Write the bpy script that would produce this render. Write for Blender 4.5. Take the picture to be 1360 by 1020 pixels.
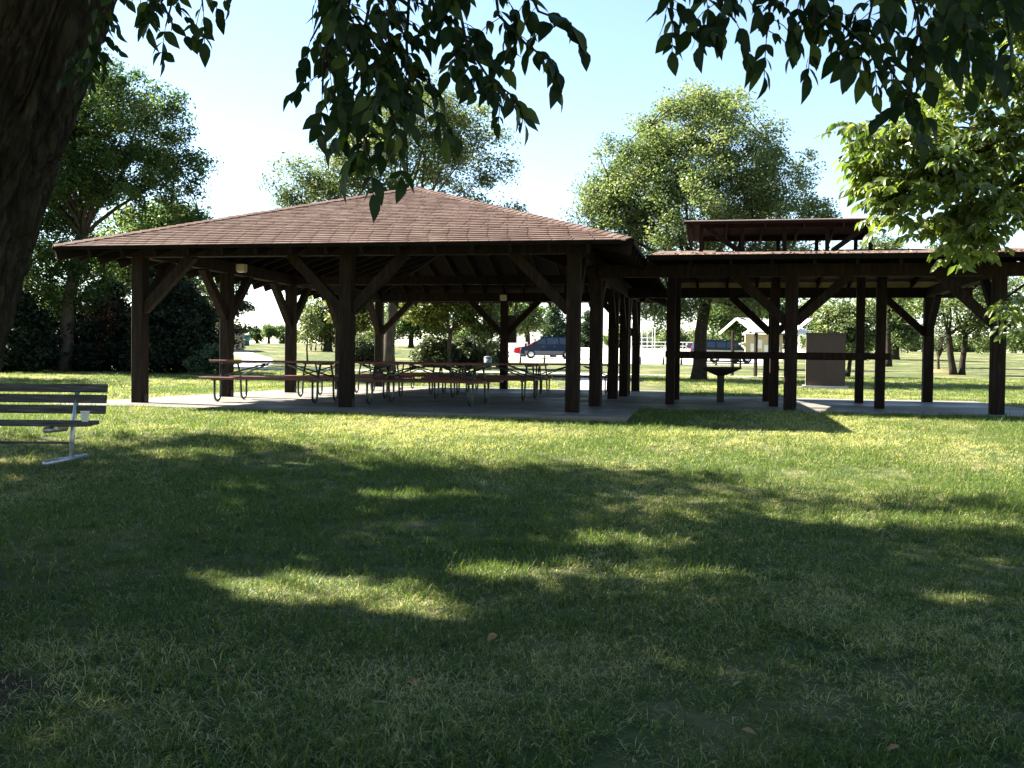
import bpy, math, random
import numpy as np
from mathutils import Vector, Matrix, noise as mnoise

for o in list(bpy.data.objects): bpy.data.objects.remove(o)
S = bpy.context.scene
C = S.collection
R = math.radians

# ------------------------------------------------------------------ camera
# world: X right, Y away from the camera, Z up; z = 0 is the top of the shelter slab
FPX, PW, PH = 1335.0, 1360.0, 1020.0
EYE = 0.80
PITCH, ROLL = R(1.27), R(0.72)
cam_d = bpy.data.cameras.new('camera'); cam = bpy.data.objects.new('camera', cam_d); C.objects.link(cam)
CM = Matrix.Translation((0, 0, EYE)) @ Matrix.Rotation(math.pi/2 - PITCH, 4, 'X') @ Matrix.Rotation(ROLL, 4, 'Z')
cam.matrix_world = CM
cam_d.sensor_width = 36; cam_d.lens = 36*FPX/PW; cam_d.clip_end = 3000; cam_d.clip_start = 0.05
S.camera = cam

# ------------------------------------------------------------------ sky, sun, exposure
SUN_TO = Vector((-2.9, 1.35, 2.75)).normalized()
elev = math.asin(SUN_TO.z); azi = math.atan2(SUN_TO.x, SUN_TO.y)
W = bpy.data.worlds.new('World'); S.world = W; W.use_nodes = True
wn = W.node_tree.nodes; wl = W.node_tree.links
sky = wn.new('ShaderNodeTexSky'); sky.sky_type = 'NISHITA'; sky.sun_disc = False
sky.sun_elevation = elev; sky.sun_rotation = azi
sky.air_density = 1.0; sky.dust_density = 0.12; sky.ozone_density = 1.0
bg = wn['Background']; bg.inputs[1].default_value = 0.05
wl.new(sky.outputs[0], bg.inputs[0])
sd = bpy.data.lights.new('sun', 'SUN'); sd.energy = 5.0; sd.angle = R(0.53); sd.color = (1, .93, .80)
so = bpy.data.objects.new('sun', sd); C.objects.link(so)
so.rotation_euler = SUN_TO.to_track_quat('Z', 'Y').to_euler(); so.location = (-30, 14, 28)
S.view_settings.view_transform = 'Standard'; S.view_settings.look = 'None'
S.view_settings.gamma = 1; S.view_settings.use_curve_mapping = False
S.view_settings.exposure = 2.65
S.render.resolution_x = 1024; S.render.resolution_y = 768
S.render.engine = 'CYCLES'
S.cycles.max_bounces = 8; S.cycles.transmission_bounces = 4; S.cycles.diffuse_bounces = 4

# ------------------------------------------------------------------ helpers
def tz(y):
    "terrain height: lawn climbs to the slab, level there, then a gentle rise"
    if y < 16: return -0.82 + 0.05*y
    if y < 31: return -0.02
    if y < 74: return -0.02 + 0.018*(y-31)
    if y < 132: return 0.754 + 0.035*(y-74)
    return 2.784 + 0.015*(y-132)
def ray(px, py):
    d = Vector(((px-PW/2)/FPX, -(py-PH/2)/FPX, -1)); return CM.to_3x3() @ d
def at(px, py, Y):
    d = ray(px, py); return Vector((0, 0, EYE)) + d*(Y/d.y)
def ground(px, py):
    d = ray(px, py); y = 0.5
    while y < 400:
        p = Vector((0, 0, EYE)) + d*(y/d.y)
        if p.z <= tz(y): return Vector((p.x, y, tz(y)))
        y += 0.02 if y < 60 else .2
    return Vector((p.x, y, tz(y)))

def tag(o, label=None, cat=None, group=None, kind=None):
    if label: o['label'] = label
    if cat: o['category'] = cat
    if group: o['group'] = group
    if kind: o['kind'] = kind
    return o
def empty(name, loc, rz=0):
    o = bpy.data.objects.new(name, None); C.objects.link(o); o.location = loc; o.rotation_euler = (0, 0, rz)
    o.empty_display_size = .2
    return o
def link(name, me, parent=None):
    o = bpy.data.objects.new(name, me); C.objects.link(o)
    if parent: o.parent = parent
    return o
def copy_tree(o, parent=None):
    c = o.copy(); C.objects.link(c)
    if parent: c.parent = parent
    for ch in list(o.children): copy_tree(ch, c)
    return c

class MB:
    def __init__(s): s.v = []; s.f = []; s.m = []; s.sm = []
    def add(s, vs, fs, mi=0, smooth=False):
        n = len(s.v); s.v += [tuple(v) for v in vs]
        for f in fs: s.f.append(tuple(i+n for i in f)); s.m.append(mi); s.sm.append(smooth)
        return s
    def box(s, a, b, mi=0):
        x0, y0, z0 = a; x1, y1, z1 = b
        return s.add([(x0,y0,z0),(x1,y0,z0),(x1,y1,z0),(x0,y1,z0),(x0,y0,z1),(x1,y0,z1),(x1,y1,z1),(x0,y1,z1)],
              [(0,3,2,1),(4,5,6,7),(0,1,5,4),(1,2,6,5),(2,3,7,6),(3,0,4,7)], mi)
    def bar(s, p, q, w, h, up=(0,0,1), ch=0.0, mi=0):
        "bar p to q, w across, h along up, chamfered long edges"
        p = Vector(p); q = Vector(q); d = (q-p).normalized(); up = Vector(up)
        if abs(d.dot(up)) > .98: up = Vector((0,1,0))
        sx = d.cross(up).normalized(); uz = sx.cross(d).normalized()
        if ch: pr = [(-w/2+ch,-h/2),(w/2-ch,-h/2),(w/2,-h/2+ch),(w/2,h/2-ch),(w/2-ch,h/2),(-w/2+ch,h/2),(-w/2,h/2-ch),(-w/2,-h/2+ch)]
        else: pr = [(-w/2,-h/2),(w/2,-h/2),(w/2,h/2),(-w/2,h/2)]
        n = len(pr)
        vs = [p+sx*a+uz*b for a, b in pr]+[q+sx*a+uz*b for a, b in pr]
        fs = [(i, (i+1) % n, (i+1) % n+n, i+n) for i in range(n)]+[tuple(range(n-1,-1,-1)), tuple(range(n, 2*n))]
        return s.add(vs, fs, mi)
    def tube(s, pts, rad, n=8, mi=0, smooth=True, cap=True):
        pts = [Vector(p) for p in pts]
        if not hasattr(rad, '__len__'): rad = [rad]*len(pts)
        vs = []; ref = None
        for i, p in enumerate(pts):
            d = (pts[min(i+1, len(pts)-1)]-pts[max(i-1, 0)]).normalized()
            if ref is None:
                ref = Vector((0,0,1)) if abs(d.z) < .9 else Vector((1,0,0))
            a = d.cross(ref).normalized(); b = a.cross(d).normalized(); ref = b
            for k in range(n):
                t = 2*math.pi*k/n; vs.append(p+(a*math.cos(t)+b*math.sin(t))*rad[i])
        fs = []
        for i in range(len(pts)-1):
            for k in range(n):
                fs.append((i*n+k, i*n+(k+1) % n, (i+1)*n+(k+1) % n, (i+1)*n+k))
        if cap: fs += [tuple(range(n-1,-1,-1)), tuple(range((len(pts)-1)*n, len(pts)*n))]
        return s.add(vs, fs, mi, smooth)
    def prism(s, poly, y0, y1, mi=0, inset=None):
        "xz polygon extruded along y; inset(x, z) narrows the half width at a vertex"
        n = len(poly); f = inset or (lambda x, z: 0)
        vs = [(x, y0+f(x, z), z) for x, z in poly]+[(x, y1-f(x, z), z) for x, z in poly]
        fs = [(i, i+n, (i+1) % n+n, (i+1) % n) for i in range(n)]+[tuple(range(n)), tuple(range(2*n-1, n-1, -1))]
        return s.add(vs, fs, mi)
    def mesh(s, name, mats):
        me = bpy.data.meshes.new(name); me.from_pydata(s.v, [], s.f)
        for m in (mats if isinstance(mats, (list, tuple)) else [mats]): me.materials.append(m)
        me.polygons.foreach_set('material_index', s.m); me.polygons.foreach_set('use_smooth', s.sm)
        me.update(); return me
    def build(s, name, mats, parent=None): return link(name, s.mesh(name, mats), parent)

# ------------------------------------------------------------------ materials
def mat(name, col, rough=.8, spec=.3, metal=0.):
    m = bpy.data.materials.new(name); m.use_nodes = True
    b = m.node_tree.nodes['Principled BSDF']
    b.inputs['Base Color'].default_value = (*col, 1); b.inputs['Roughness'].default_value = rough
    b.inputs['Specular IOR Level'].default_value = spec; b.inputs['Metallic'].default_value = metal
    return m
def nodes(m): return m.node_tree.nodes, m.node_tree.links, m.node_tree.nodes['Principled BSDF']
def noisy(name, cols, scale=5., rough=.8, spec=.3, stretch=(1,1,1), bump=0., bscale=None, pos=(.35,.65), coord='Object', detail=6, metal=0., rvar=None, dist=.02):
    "noise-driven colour ramp + optional bump"
    m = mat(name, cols[0], rough, spec, metal); N, L, b = nodes(m)
    if coord == 'Position': tc = N.new('ShaderNodeNewGeometry').outputs['Position']
    else: tc = N.new('ShaderNodeTexCoord').outputs[coord]
    mp = N.new('ShaderNodeMapping'); mp.inputs['Scale'].default_value = stretch; L.new(tc, mp.inputs[0])
    nz = N.new('ShaderNodeTexNoise'); nz.inputs['Scale'].default_value = scale; nz.inputs['Detail'].default_value = detail
    nz.inputs['Roughness'].default_value = .65
    L.new(mp.outputs[0], nz.inputs[0])
    rp = N.new('ShaderNodeValToRGB'); L.new(nz.outputs[0], rp.inputs[0])
    e = rp.color_ramp.elements; e[0].position = pos[0]; e[1].position = pos[1]
    e[0].color = (*cols[0], 1); e[1].color = (*cols[-1], 1)
    for i, c in enumerate(cols[1:-1]):
        k = e.new(pos[0]+(pos[1]-pos[0])*(i+1)/(len(cols)-1)); k.color = (*c, 1)
    L.new(rp.outputs[0], b.inputs['Base Color'])
    if rvar:
        mr = N.new('ShaderNodeMapRange'); n2 = N.new('ShaderNodeTexNoise'); n2.inputs['Scale'].default_value = rvar[2]
        L.new(tc, n2.inputs[0]); L.new(n2.outputs[0], mr.inputs[0]); mr.inputs[1].default_value = .35; mr.inputs[2].default_value = .65
        mr.inputs[3].default_value = rvar[0]; mr.inputs[4].default_value = rvar[1]; L.new(mr.outputs[0], b.inputs['Roughness'])
    if bump:
        n3 = N.new('ShaderNodeTexNoise'); n3.inputs['Scale'].default_value = bscale or scale*3; n3.inputs['Detail'].default_value = 8
        L.new(mp.outputs[0], n3.inputs[0])
        bp = N.new('ShaderNodeBump'); bp.inputs['Strength'].default_value = bump; bp.inputs['Distance'].default_value = dist
        L.new(n3.outputs[0], bp.inputs['Height']); L.new(bp.outputs[0], b.inputs['Normal'])
    return m
def leafmat(name, dark, mid, light, trans=.35, rough=.45, spec=.35, tcol=None):
    "foliage: colour by the per-face attribute 'var', diffuse+gloss mixed with translucency"
    m = mat(name, mid, rough, spec); N, L, b = nodes(m)
    a = N.new('ShaderNodeAttribute'); a.attribute_name = 'var'
    rp = N.new('ShaderNodeValToRGB'); L.new(a.outputs['Fac'], rp.inputs[0])
    e = rp.color_ramp.elements; e[0].color = (*dark, 1); e[1].color = (*light, 1); k = e.new(.5); k.color = (*mid, 1)
    L.new(rp.outputs[0], b.inputs['Base Color'])
    t = N.new('ShaderNodeBsdfTranslucent'); mx = N.new('ShaderNodeMixShader'); mx.inputs[0].default_value = trans
    hs = N.new('ShaderNodeMix'); hs.data_type = 'RGBA'; hs.blend_type = 'MULTIPLY'; hs.inputs[0].default_value = 1
    L.new(rp.outputs[0], hs.inputs[6]); hs.inputs[7].default_value = (*(tcol or (1.55, 1.7, .85)), 1)
    L.new(hs.outputs[2], t.inputs[0]); L.new(b.outputs[0], mx.inputs[1]); L.new(t.outputs[0], mx.inputs[2])
    L.new(mx.outputs[0], N['Material Output'].inputs[0])
    return m

M = {}
M['timber'] = noisy('stained_timber', [(.009,.0062,.0048),(.016,.0105,.008),(.028,.0185,.014)], 6, .75, .12, (3,3,.35), .25, 40)
M['rafter'] = noisy('rafter_wood', [(.008,.0055,.0043),(.014,.0095,.0075)], 5, .85, .06, (3,3,1), .2, 40)
M['deck'] = noisy('roof_boards', [(.007,.005,.004),(.012,.0085,.007)], 3, .9, .05, (1,6,1), .2, 30)
M['redpaint'] = noisy('red_fascia', [(.013,.0072,.006),(.021,.0105,.0085)], 6, .8, .1, (1,1,1), .1)
M['sunlit_board'] = noisy('sunlit_board', [(.46,.37,.21),(.58,.48,.28)], 5, .8, .2)
M['fixture'] = noisy('fixture_enamel', [(.55,.48,.30),(.66,.58,.38)], 8, .5, .4)
M['shingle'] = noisy('asphalt_shingle', [(.068,.042,.034),(.090,.058,.048),(.115,.078,.066),(.142,.102,.088)], 3.1, .95, .1, (1,1,1), .35, 120, (.3,.72), 'Position', 3)
M['shingle2'] = noisy('weathered_roofing', [(.075,.048,.04),(.12,.085,.07),(.17,.12,.10)], 5, .95, .1, (1,1,1), .5, 60, (.3,.7), 'Position')
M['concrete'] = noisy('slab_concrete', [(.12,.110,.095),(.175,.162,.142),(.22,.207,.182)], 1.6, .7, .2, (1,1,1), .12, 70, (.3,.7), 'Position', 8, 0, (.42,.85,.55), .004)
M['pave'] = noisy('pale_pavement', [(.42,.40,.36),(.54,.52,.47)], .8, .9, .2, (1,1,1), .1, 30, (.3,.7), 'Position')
M['redplank'] = noisy('red_brown_plank', [(.085,.024,.02),(.125,.038,.032),(.165,.062,.052)], 5, .45, .35, (.6,6,6), .15, 30)
M['greensteel'] = noisy('dark_green_steel', [(.010,.022,.018),(.022,.045,.036)], 12, .35, .5, (1,1,1), 0, None)
M['galv'] = noisy('galvanised_steel', [(.34,.37,.40),(.50,.53,.56)], 30, .42, .5, (1,1,1), .05, 90, metal=.7)
M['oldwood'] = noisy('weathered_bench_board', [(.030,.029,.028),(.062,.060,.059),(.115,.112,.108)], 5, .8, .25, (.7,9,9), .35, 16)
M['foam'] = noisy('white_foam', [(.76,.76,.75),(.84,.84,.83)], 40, .7, .3, (1,1,1), .1, 120)
M['bark'] = noisy('furrowed_bark', [(.012,.010,.007),(.028,.023,.016),(.055,.046,.031)], 7, .95, .1, (3,3,.5), 1.0, 16, (.3,.7), dist=.03)
M['barklt'] = noisy('grey_bark', [(.032,.026,.019),(.065,.053,.040),(.10,.083,.064)], 5, .95, .1, (3,3,.5), .6, 16, (.3,.7), dist=.03)
M['twig'] = noisy('twig_bark', [(.018,.014,.009),(.035,.028,.018)], 20, .9, .1)
M['blacksteel'] = noisy('sooty_steel', [(.012,.011,.010),(.03,.026,.023)], 14, .6, .4, (1,1,1), .2)
M['shedpaint'] = noisy('brown_cabinet_paint', [(.042,.025,.018),(.052,.032,.023)], 2.5, .55, .4, (1,1,.4), .06, 40)
M['shed_lit_side'] = noisy('sunlit_cabinet_side', [(.50,.45,.37),(.58,.53,.45)], 3, .6, .3)
M['white'] = noisy('white_paint', [(.72,.72,.70),(.80,.80,.78)], 6, .5, .4)
M['cream'] = noisy('notice_board_cream', [(.42,.36,.24),(.52,.45,.31)], 5, .8, .2)
M['roofwhite'] = noisy('pale_metal_roof', [(.68,.67,.66),(.80,.79,.77)], 3, .45, .4, (1,8,1))
M['dirt'] = noisy('bare_soil', [(.026,.018,.012),(.055,.040,.027),(.095,.070,.048)], 4, .95, .1, (1,1,1), .8, 25, (.3,.7), 'Position')
M['housewall'] = noisy('tan_siding', [(.20,.15,.11),(.26,.20,.15)], 3, .85, .2, (1,1,8))
M['houseroof'] = noisy('brown_roof', [(.10,.065,.05),(.15,.10,.08)], 6, .9, .15)
M['teal'] = noisy('teal_plastic', [(.03,.12,.11),(.05,.17,.155)], 6, .5, .4)
M['paleteal'] = noisy('pale_teal_plastic', [(.07,.13,.125),(.10,.17,.16)], 6, .5, .4)
M['bollard'] = noisy('bollard_timber', [(.10,.075,.055),(.17,.13,.10)], 8, .9, .2, (3,3,.5), .2)
def carpaint(n, c):
    m = noisy(n, [tuple(x*.92 for x in c), c], 2, .38, .18)
    nodes(m)[2].inputs['Coat Weight'].default_value = .04; nodes(m)[2].inputs['Coat Roughness'].default_value = .05
    return m
M['navy'] = carpaint('navy_paint', (.004,.012,.036)); M['red'] = carpaint('red_paint', (.42,.012,.018))
M['tan'] = carpaint('tan_paint', (.45,.40,.31)); M['blue2'] = carpaint('blue_paint', (.008,.018,.046)); M['purple'] = carpaint('maroon_paint', (.09,.04,.07))
M['grey'] = noisy('grey_trim', [(.07,.075,.08),(.09,.095,.10)], 5, .5, .4)
M['glass'] = noisy('dark_car_glass', [(.012,.018,.024),(.02,.028,.034)], 1.5, .05, .8)
M['tyre'] = noisy('tyre_rubber', [(.012,.012,.012),(.025,.025,.025)], 20, .85, .2)
M['rim'] = noisy('alloy_rim', [(.5,.5,.5),(.62,.62,.62)], 10, .35, .5, metal=.6)
M['lamp'] = noisy('lamp_lens', [(.65,.66,.66),(.75,.76,.76)], 8, .15, .6)
M['redlamp'] = noisy('red_lens', [(.30,.01,.01),(.40,.02,.02)], 8, .2, .6)
M['paper'] = noisy('notice_paper', [(.72,.72,.70),(.80,.80,.78)], 30, .8, .2)

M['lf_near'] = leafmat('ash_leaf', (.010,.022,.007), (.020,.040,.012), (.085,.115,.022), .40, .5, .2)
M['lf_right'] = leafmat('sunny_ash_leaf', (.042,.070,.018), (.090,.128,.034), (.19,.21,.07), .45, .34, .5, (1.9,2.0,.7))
M['lf_oak'] = leafmat('oak_foliage', (.026,.054,.020), (.060,.100,.034), (.16,.18,.06), .44, .5, .25)
M['lf_ash'] = leafmat('ash_foliage', (.040,.064,.024), (.086,.115,.045), (.19,.185,.08), .40)
M['lf_cot'] = leafmat('cottonwood_foliage', (.042,.068,.028), (.105,.142,.060), (.24,.255,.145), .42, .45, .3)
M['lf_maple'] = leafmat('maple_foliage', (.045,.065,.016), (.085,.105,.026), (.17,.15,.04), .38)
M['lf_ever'] = leafmat('evergreen_foliage', (.007,.013,.009), (.014,.026,.014), (.05,.06,.028), .12, .6, .2)
M['lf_bush'] = leafmat('greygreen_bush', (.035,.048,.025), (.070,.088,.048), (.12,.13,.075), .25)
M['lf_fir'] = leafmat('fir_foliage', (.020,.040,.022), (.040,.068,.036), (.075,.105,.05), .15, .6, .2)
M['lf_rust'] = leafmat('brown_evergreen', (.030,.020,.014), (.060,.036,.026), (.12,.07,.05), .12, .7, .1)
M['grass'] = leafmat('grass_blade', (.014,.052,.015), (.128,.182,.046), (.58,.54,.31), .42, .42, .12, (1.65,1.6,.75))
M['fallen'] = noisy('dry_leaf', [(.20,.11,.045),(.34,.21,.10)], 20, .8, .2)
M['fallen2'] = noisy('fading_leaf', [(.14,.16,.05),(.26,.26,.10)], 20, .7, .2)

# lawn soil/turf
def lawnmat():
    m = mat('lawn_turf', (.06,.08,.03), .95, .1); N, L, b = nodes(m)
    g = N.new('ShaderNodeNewGeometry').outputs['Position']
    def nz(sc, det=6):
        n = N.new('ShaderNodeTexNoise'); n.inputs['Scale'].default_value = sc; n.inputs['Detail'].default_value = det; L.new(g, n.inputs[0]); return n.outputs[0]
    def ramp(src, a, b_, c0, c1):
        r = N.new('ShaderNodeValToRGB'); r.color_ramp.elements[0].position = a; r.color_ramp.elements[1].position = b_
        r.color_ramp.elements[0].color = (*c0, 1); r.color_ramp.elements[1].color = (*c1, 1); L.new(src, r.inputs[0]); return r.outputs[0]
    def mix(f, a, b_):
        x = N.new('ShaderNodeMix'); x.data_type = 'RGBA'; L.new(f, x.inputs[0]); L.new(a, x.inputs[6]); L.new(b_, x.inputs[7]); return x.outputs[2]
    base = ramp(nz(9, 8), .3, .7, (.026,.052,.017), (.085,.112,.042))
    dry = ramp(nz(30, 6), .3, .7, (.20,.17,.08), (.31,.27,.14))
    f = ramp(nz(.35, 5), .48, .68, (0,0,0), (.75,.75,.75))
    c = mix(f, base, dry)
    f2 = ramp(nz(2.2, 6), .45, .7, (0,0,0), (.5,.5,.5))
    c = mix(f2, c, dry)
    L.new(c, b.inputs['Base Color'])
    bp = N.new('ShaderNodeBump'); bp.inputs['Strength'].default_value = .9; bp.inputs['Distance'].default_value = .05
    L.new(nz(45, 8), bp.inputs['Height']); L.new(bp.outputs[0], b.inputs['Normal'])
    return m
M['lawn'] = lawnmat()

# ------------------------------------------------------------------ ground, paths, parking
def hump(x, y):
    f = max(0, min(1, (y-1)/2))*max(0, min(1, (14.2-y)/2))
    return f*(.035*mnoise.noise((x*.45, y*.45, 0))+.012*mnoise.noise((x*1.7, y*1.7, 3)))
def lawn():
    xs = sorted(set([round(v, 3) for v in np.arange(-14, 14.01, .25)]+[-700,-400,-200,-120,-80,-60,-40,-30,-22,-18,18,22,30,40,60,80,120,200,400,700]))
    ys = sorted(set([round(v, 3) for v in np.arange(-6, 16.01, .25)]+[-60,-30,-15,16,18,20,24,28,31,36,42,50,60,74,86,100,116,132,160,200,300,450,700]))
    v = [(x, y, tz(y)+hump(x, y)) for y in ys for x in xs]; n = len(xs)
    f = [(j*n+i, j*n+i+1, (j+1)*n+i+1, (j+1)*n+i) for j in range(len(ys)-1) for i in range(n-1)]
    b = MB().add(v, f, 0, True); o = b.build('lawn', M['lawn']); tag(o, kind='structure')
    tag(o, 'wide mown lawn of mixed green and dry grass', 'lawn')
lawn()
def sheet(name, pts, m, lift, label, cat, n=40):
    "quad strip over the terrain: pts = list of (left xy, right xy); split at terrain knots"
    out = []
    for (a, b), (c, d) in zip(pts[:-1], pts[1:]):
        ts = [0]
        for K in (16, 31, 74, 132):
            for p, q in ((a, c), (b, d)):
                if (p[1]-K)*(q[1]-K) < 0: ts.append((K-p[1])/(q[1]-p[1]))
        for t in sorted(ts):
            out.append(((a[0]+(c[0]-a[0])*t, a[1]+(c[1]-a[1])*t), (b[0]+(d[0]-b[0])*t, b[1]+(d[1]-b[1])*t)))
    out.append(pts[-1])
    v = []; f = []
    for l, r in out:
        v += [(l[0], l[1], tz(l[1])+lift), (r[0], r[1], tz(r[1])+lift)]
    for i in range(len(out)-1): f.append((2*i, 2*i+1, 2*i+3, 2*i+2))
    o = MB().add(v, f).build(name, m); tag(o, label, cat, kind='structure'); return o
sheet('parking_lot', [((-.2,74),(19,74)), ((-1.5,98),(27,98)), ((-4,131),(42,131))], M['pave'], .012, 'pale sunlit concrete parking lot beyond the lawn', 'parking lot')
sheet('crosswise_path', [((-60,49.2),(-60,51)), ((-20,49.2),(-20,51)), ((3,46.6),(3,48.4)), ((12,45),(12,46.6))], M['pave'], .008, 'pale concrete path crossing the lawn behind the shelters', 'path')
sheet('winding_path', [((-14.3,50.6),(-12.5,50.6)), ((-16.2,60),(-14.2,60)), ((-20.4,76),(-18.2,76)), ((-27.0,93),(-24.4,93)), ((-37,110),(-33.5,110)), ((-70,131),(-66,131))], M['pave'], .014, 'pale footpath winding away across the grass past the evergreens', 'path')
sheet('entrance_walk', [((1.5,28.5),(3.0,28.5)), ((2.3,38),(4.2,38)), ((2.7,47),(5.2,46.8))], M['pave'], .016, 'short concrete walk leading from the slab to the path', 'path')

# ------------------------------------------------------------------ shelter frame of reference
TH = R(11.5)
LC = Vector((0.98, 16.2, 0))                 # right front post of the big shelter
rv = Vector((math.cos(TH), -math.sin(TH), 0)); uv = Vector((math.sin(TH), math.cos(TH), 0))
def lw(r, u, z=0): return LC + rv*r + uv*u + Vector((0,0,z))
RC = Vector((8.3, 17.2, 0))                  # right front post of the cooking shelter
def rw(r, u, z=0): return RC + rv*r + uv*u + Vector((0,0,z))

def slab(name, origin, r0, r1, u0, u1, nr, nu, label):
    root = empty(name, origin, -TH); tag(root, label, 'concrete slab', kind='structure')
    g = .006
    MB().box((r0+.02, u0+.02, -.30), (r1-.02, u1-.02, -.02)).build('slab_base', M['concrete'], root)
    for i in range(nr):
        for j in range(nu):
            a0 = r0+(r1-r0)*i/nr+g; a1 = r0+(r1-r0)*(i+1)/nr-g; b0 = u0+(u1-u0)*j/nu+g; b1 = u0+(u1-u0)*(j+1)/nu-g
            MB().box((a0, b0, -.12), (a1, b1, 0)).build('panel', M['concrete'], root)
    return root
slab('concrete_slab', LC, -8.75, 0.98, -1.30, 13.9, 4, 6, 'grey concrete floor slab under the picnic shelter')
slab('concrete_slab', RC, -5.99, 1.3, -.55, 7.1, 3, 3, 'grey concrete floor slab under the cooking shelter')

# ------------------------------------------------------------------ picnic shelter (hip roof)
PWID = .22
def wood(parent, name, p, q, w, h, m='timber', up=(0,0,1), ch=.006): return MB().bar(p, q, w, h, up, ch).build(name, M[m], parent)
def picnic_shelter():
    t = empty('picnic_shelter', LC, -TH)
    tag(t, 'large open picnic shelter with brown shingled hip roof on dark timber posts', 'shelter')
    Wd, Dp, OH, SL = 7.7, 12.8, 1.0, .35
    ZB0, ZB1 = 2.55, 2.80
    posts = [(-Wd, 0), (-Wd/2, 0), (0, 0)]+[(x, 3.2*k) for k in (1,2,3) for x in (-Wd, 0)]+[(-Wd, Dp), (-Wd/2, Dp), (0, Dp)]
    for x, y in posts:
        p = wood(t, 'post', (x, y, .0), (x, y, ZB0), PWID, PWID, up=(0,1,0), ch=.012)
        for sx in (-1, 1): MB().box((x+sx*(PWID/2+.004)-.004, y-.05, .0), (x+sx*(PWID/2+.004)+.004, y+.05, .14)).build('post_bracket', M['blacksteel'], p)
    # beams
    for y in (0, Dp):
        for x0, x1 in ((-Wd-.25, -Wd/2), (-Wd/2, .25)): wood(t, 'beam', (x0, y, (ZB0+ZB1)/2), (x1, y, (ZB0+ZB1)/2), .20, ZB1-ZB0)
    for x in (-Wd, 0):
        for k in range(4): wood(t, 'beam', (x, 3.2*k+(.101 if k == 0 else 0), (ZB0+ZB1)/2-.002), (x, 3.2*(k+1)-(.101 if k == 3 else 0), (ZB0+ZB1)/2-.002), .194, ZB1-ZB0-.006)
    # braces
    F, RUN = 1.66, .92
    def brace(x, y, dx, dy):
        h = PWID/2-.03
        wood(t, 'brace', (x+dx*h, y+dy*h, F-.03), (x+dx*(RUN+.1), y+dy*(RUN+.1), ZB0+.03), .14, .17)
    for x, y in posts:
        if y in (0, Dp):
            if x > -Wd: brace(x, y, -1, 0)
            if x < 0: brace(x, y, 1, 0)
        if x in (-Wd, 0):
            if y > 0: brace(x, y, 0, -1)
            if y < Dp: brace(x, y, 0, 1)
    # roof geometry
    x0, x1, y0, y1 = -Wd-OH, OH, -OH, Dp+OH
    hw = (x1-x0)/2; xc = (x0+x1)/2; ZE = 2.60
    ya, yb = y0+hw, y1-hw; ZA = ZE+SL*hw
    def deckz(d): return ZE+SL*d
    # rafters on the four slopes
    RD, RW = .15, .05
    def rafter(p, q): wood(t, 'rafter', p, q, RW, RD, 'rafter', ch=0)
    off = -RD/2*1.06-.004
    n = 16
    for i in range(n+1):
        x = x0+.06+(x1-x0-.12)*i/n; d = min(x-x0, x1-x)
        if d < .35: continue
        for s in (0, 1):
            ye, yi = (y0+.02, y0+d) if s == 0 else (y1-.02, y1-d)
            rafter((x, ye, deckz(.02)+off), (x, yi, deckz(d)+off))
    n = 24
    for i in range(n+1):
        y = y0+.06+(y1-y0-.12)*i/n; d = min(y-y0, y1-y, hw)
        if d < .35: continue
        for s in (0, 1):
            xe, xi = (x0+.02, x0+d) if s == 0 else (x1-.02, x1-d)
            rafter((xe, y, deckz(.02)+off), (xi, y, deckz(d)+off))
    for sx in (0, 1):
        for sy in (0, 1):
            e = Vector(((x0+.03, x1-.03)[sx], (y0+.03, y1-.03)[sy], ZE-.10)); a = Vector((xc, (ya, yb)[sy], ZA-.10))
            wood(t, 'hip_rafter', e, a, .08, .18, 'rafter', ch=0)
    wood(t, 'ridge_beam', (xc, ya, ZA-.14), (xc, yb, ZA-.14), .10, .22, 'rafter')
    wood(t, 'tie_beam', (-Wd+.11, 6.4, 2.66), (-.11, 6.4, 2.66), .12, .2)
    # roof deck solid
    T = .035
    e = [(x0,y0,ZE),(x1,y0,ZE),(x1,y1,ZE),(x0,y1,ZE)]; a = [(xc,ya,ZA),(xc,yb,ZA)]
    v = e+a+[(p[0],p[1],p[2]+T) for p in e+a]
    f = [(0,4,1),(1,4,5,2),(2,5,3),(3,5,4,0)]
    f = f+[tuple(i+6 for i in reversed(g)) for g in f]+[(0,1,7,6),(1,2,8,7),(2,3,9,8),(3,0,6,9)]
    roof = MB().add(v, f).build('roof', M['deck'], t)
    # shingles
    exp, wd, th = .142, .325, .015
    L = math.hypot(hw, SL*hw); nc = int(L/exp)
    cs, sn = 1/math.hypot(1, SL), SL/math.hypot(1, SL)
    def slope_frame(k):
        "origin at eave start, along-eave dir, up-slope dir, length, is triangular"
        up = lambda dx, dy: Vector((dx*cs, dy*cs, sn))
        if k == 0: return Vector((x0, y0, ZE+T)), Vector((1,0,0)), up(0,1), x1-x0
        if k == 1: return Vector((x1, y0, ZE+T)), Vector((0,1,0)), up(-1,0), y1-y0
        if k == 2: return Vector((x1, y1, ZE+T)), Vector((-1,0,0)), up(0,-1), x1-x0
        return Vector((x0, y1, ZE+T)), Vector((0,-1,0)), up(1,0), y1-y0
    rnd = random.Random(5)
    def sh_mesh(w, tilt):
        b = MB(); w2 = w/2-.006
        z0 = th+.004
        b.add([(-w2,-.012,.002),(w2,-.012,.002),(w2,exp+.02,.001),(-w2,exp+.02,.001),(-w2,-.012,z0),(w2,-.012,z0+tilt),(w2,exp+.02,.004),(-w2,exp+.02,.004)],
              [(0,3,2,1),(4,5,6,7),(0,1,5,4),(1,2,6,5),(2,3,7,6),(3,0,4,7)])
        return b
    shared = [sh_mesh(wd, rnd.uniform(-.004, .004)).mesh('shingle', M['shingle']) for _ in range(6)]
    rest = MB(); count = 0
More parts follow.
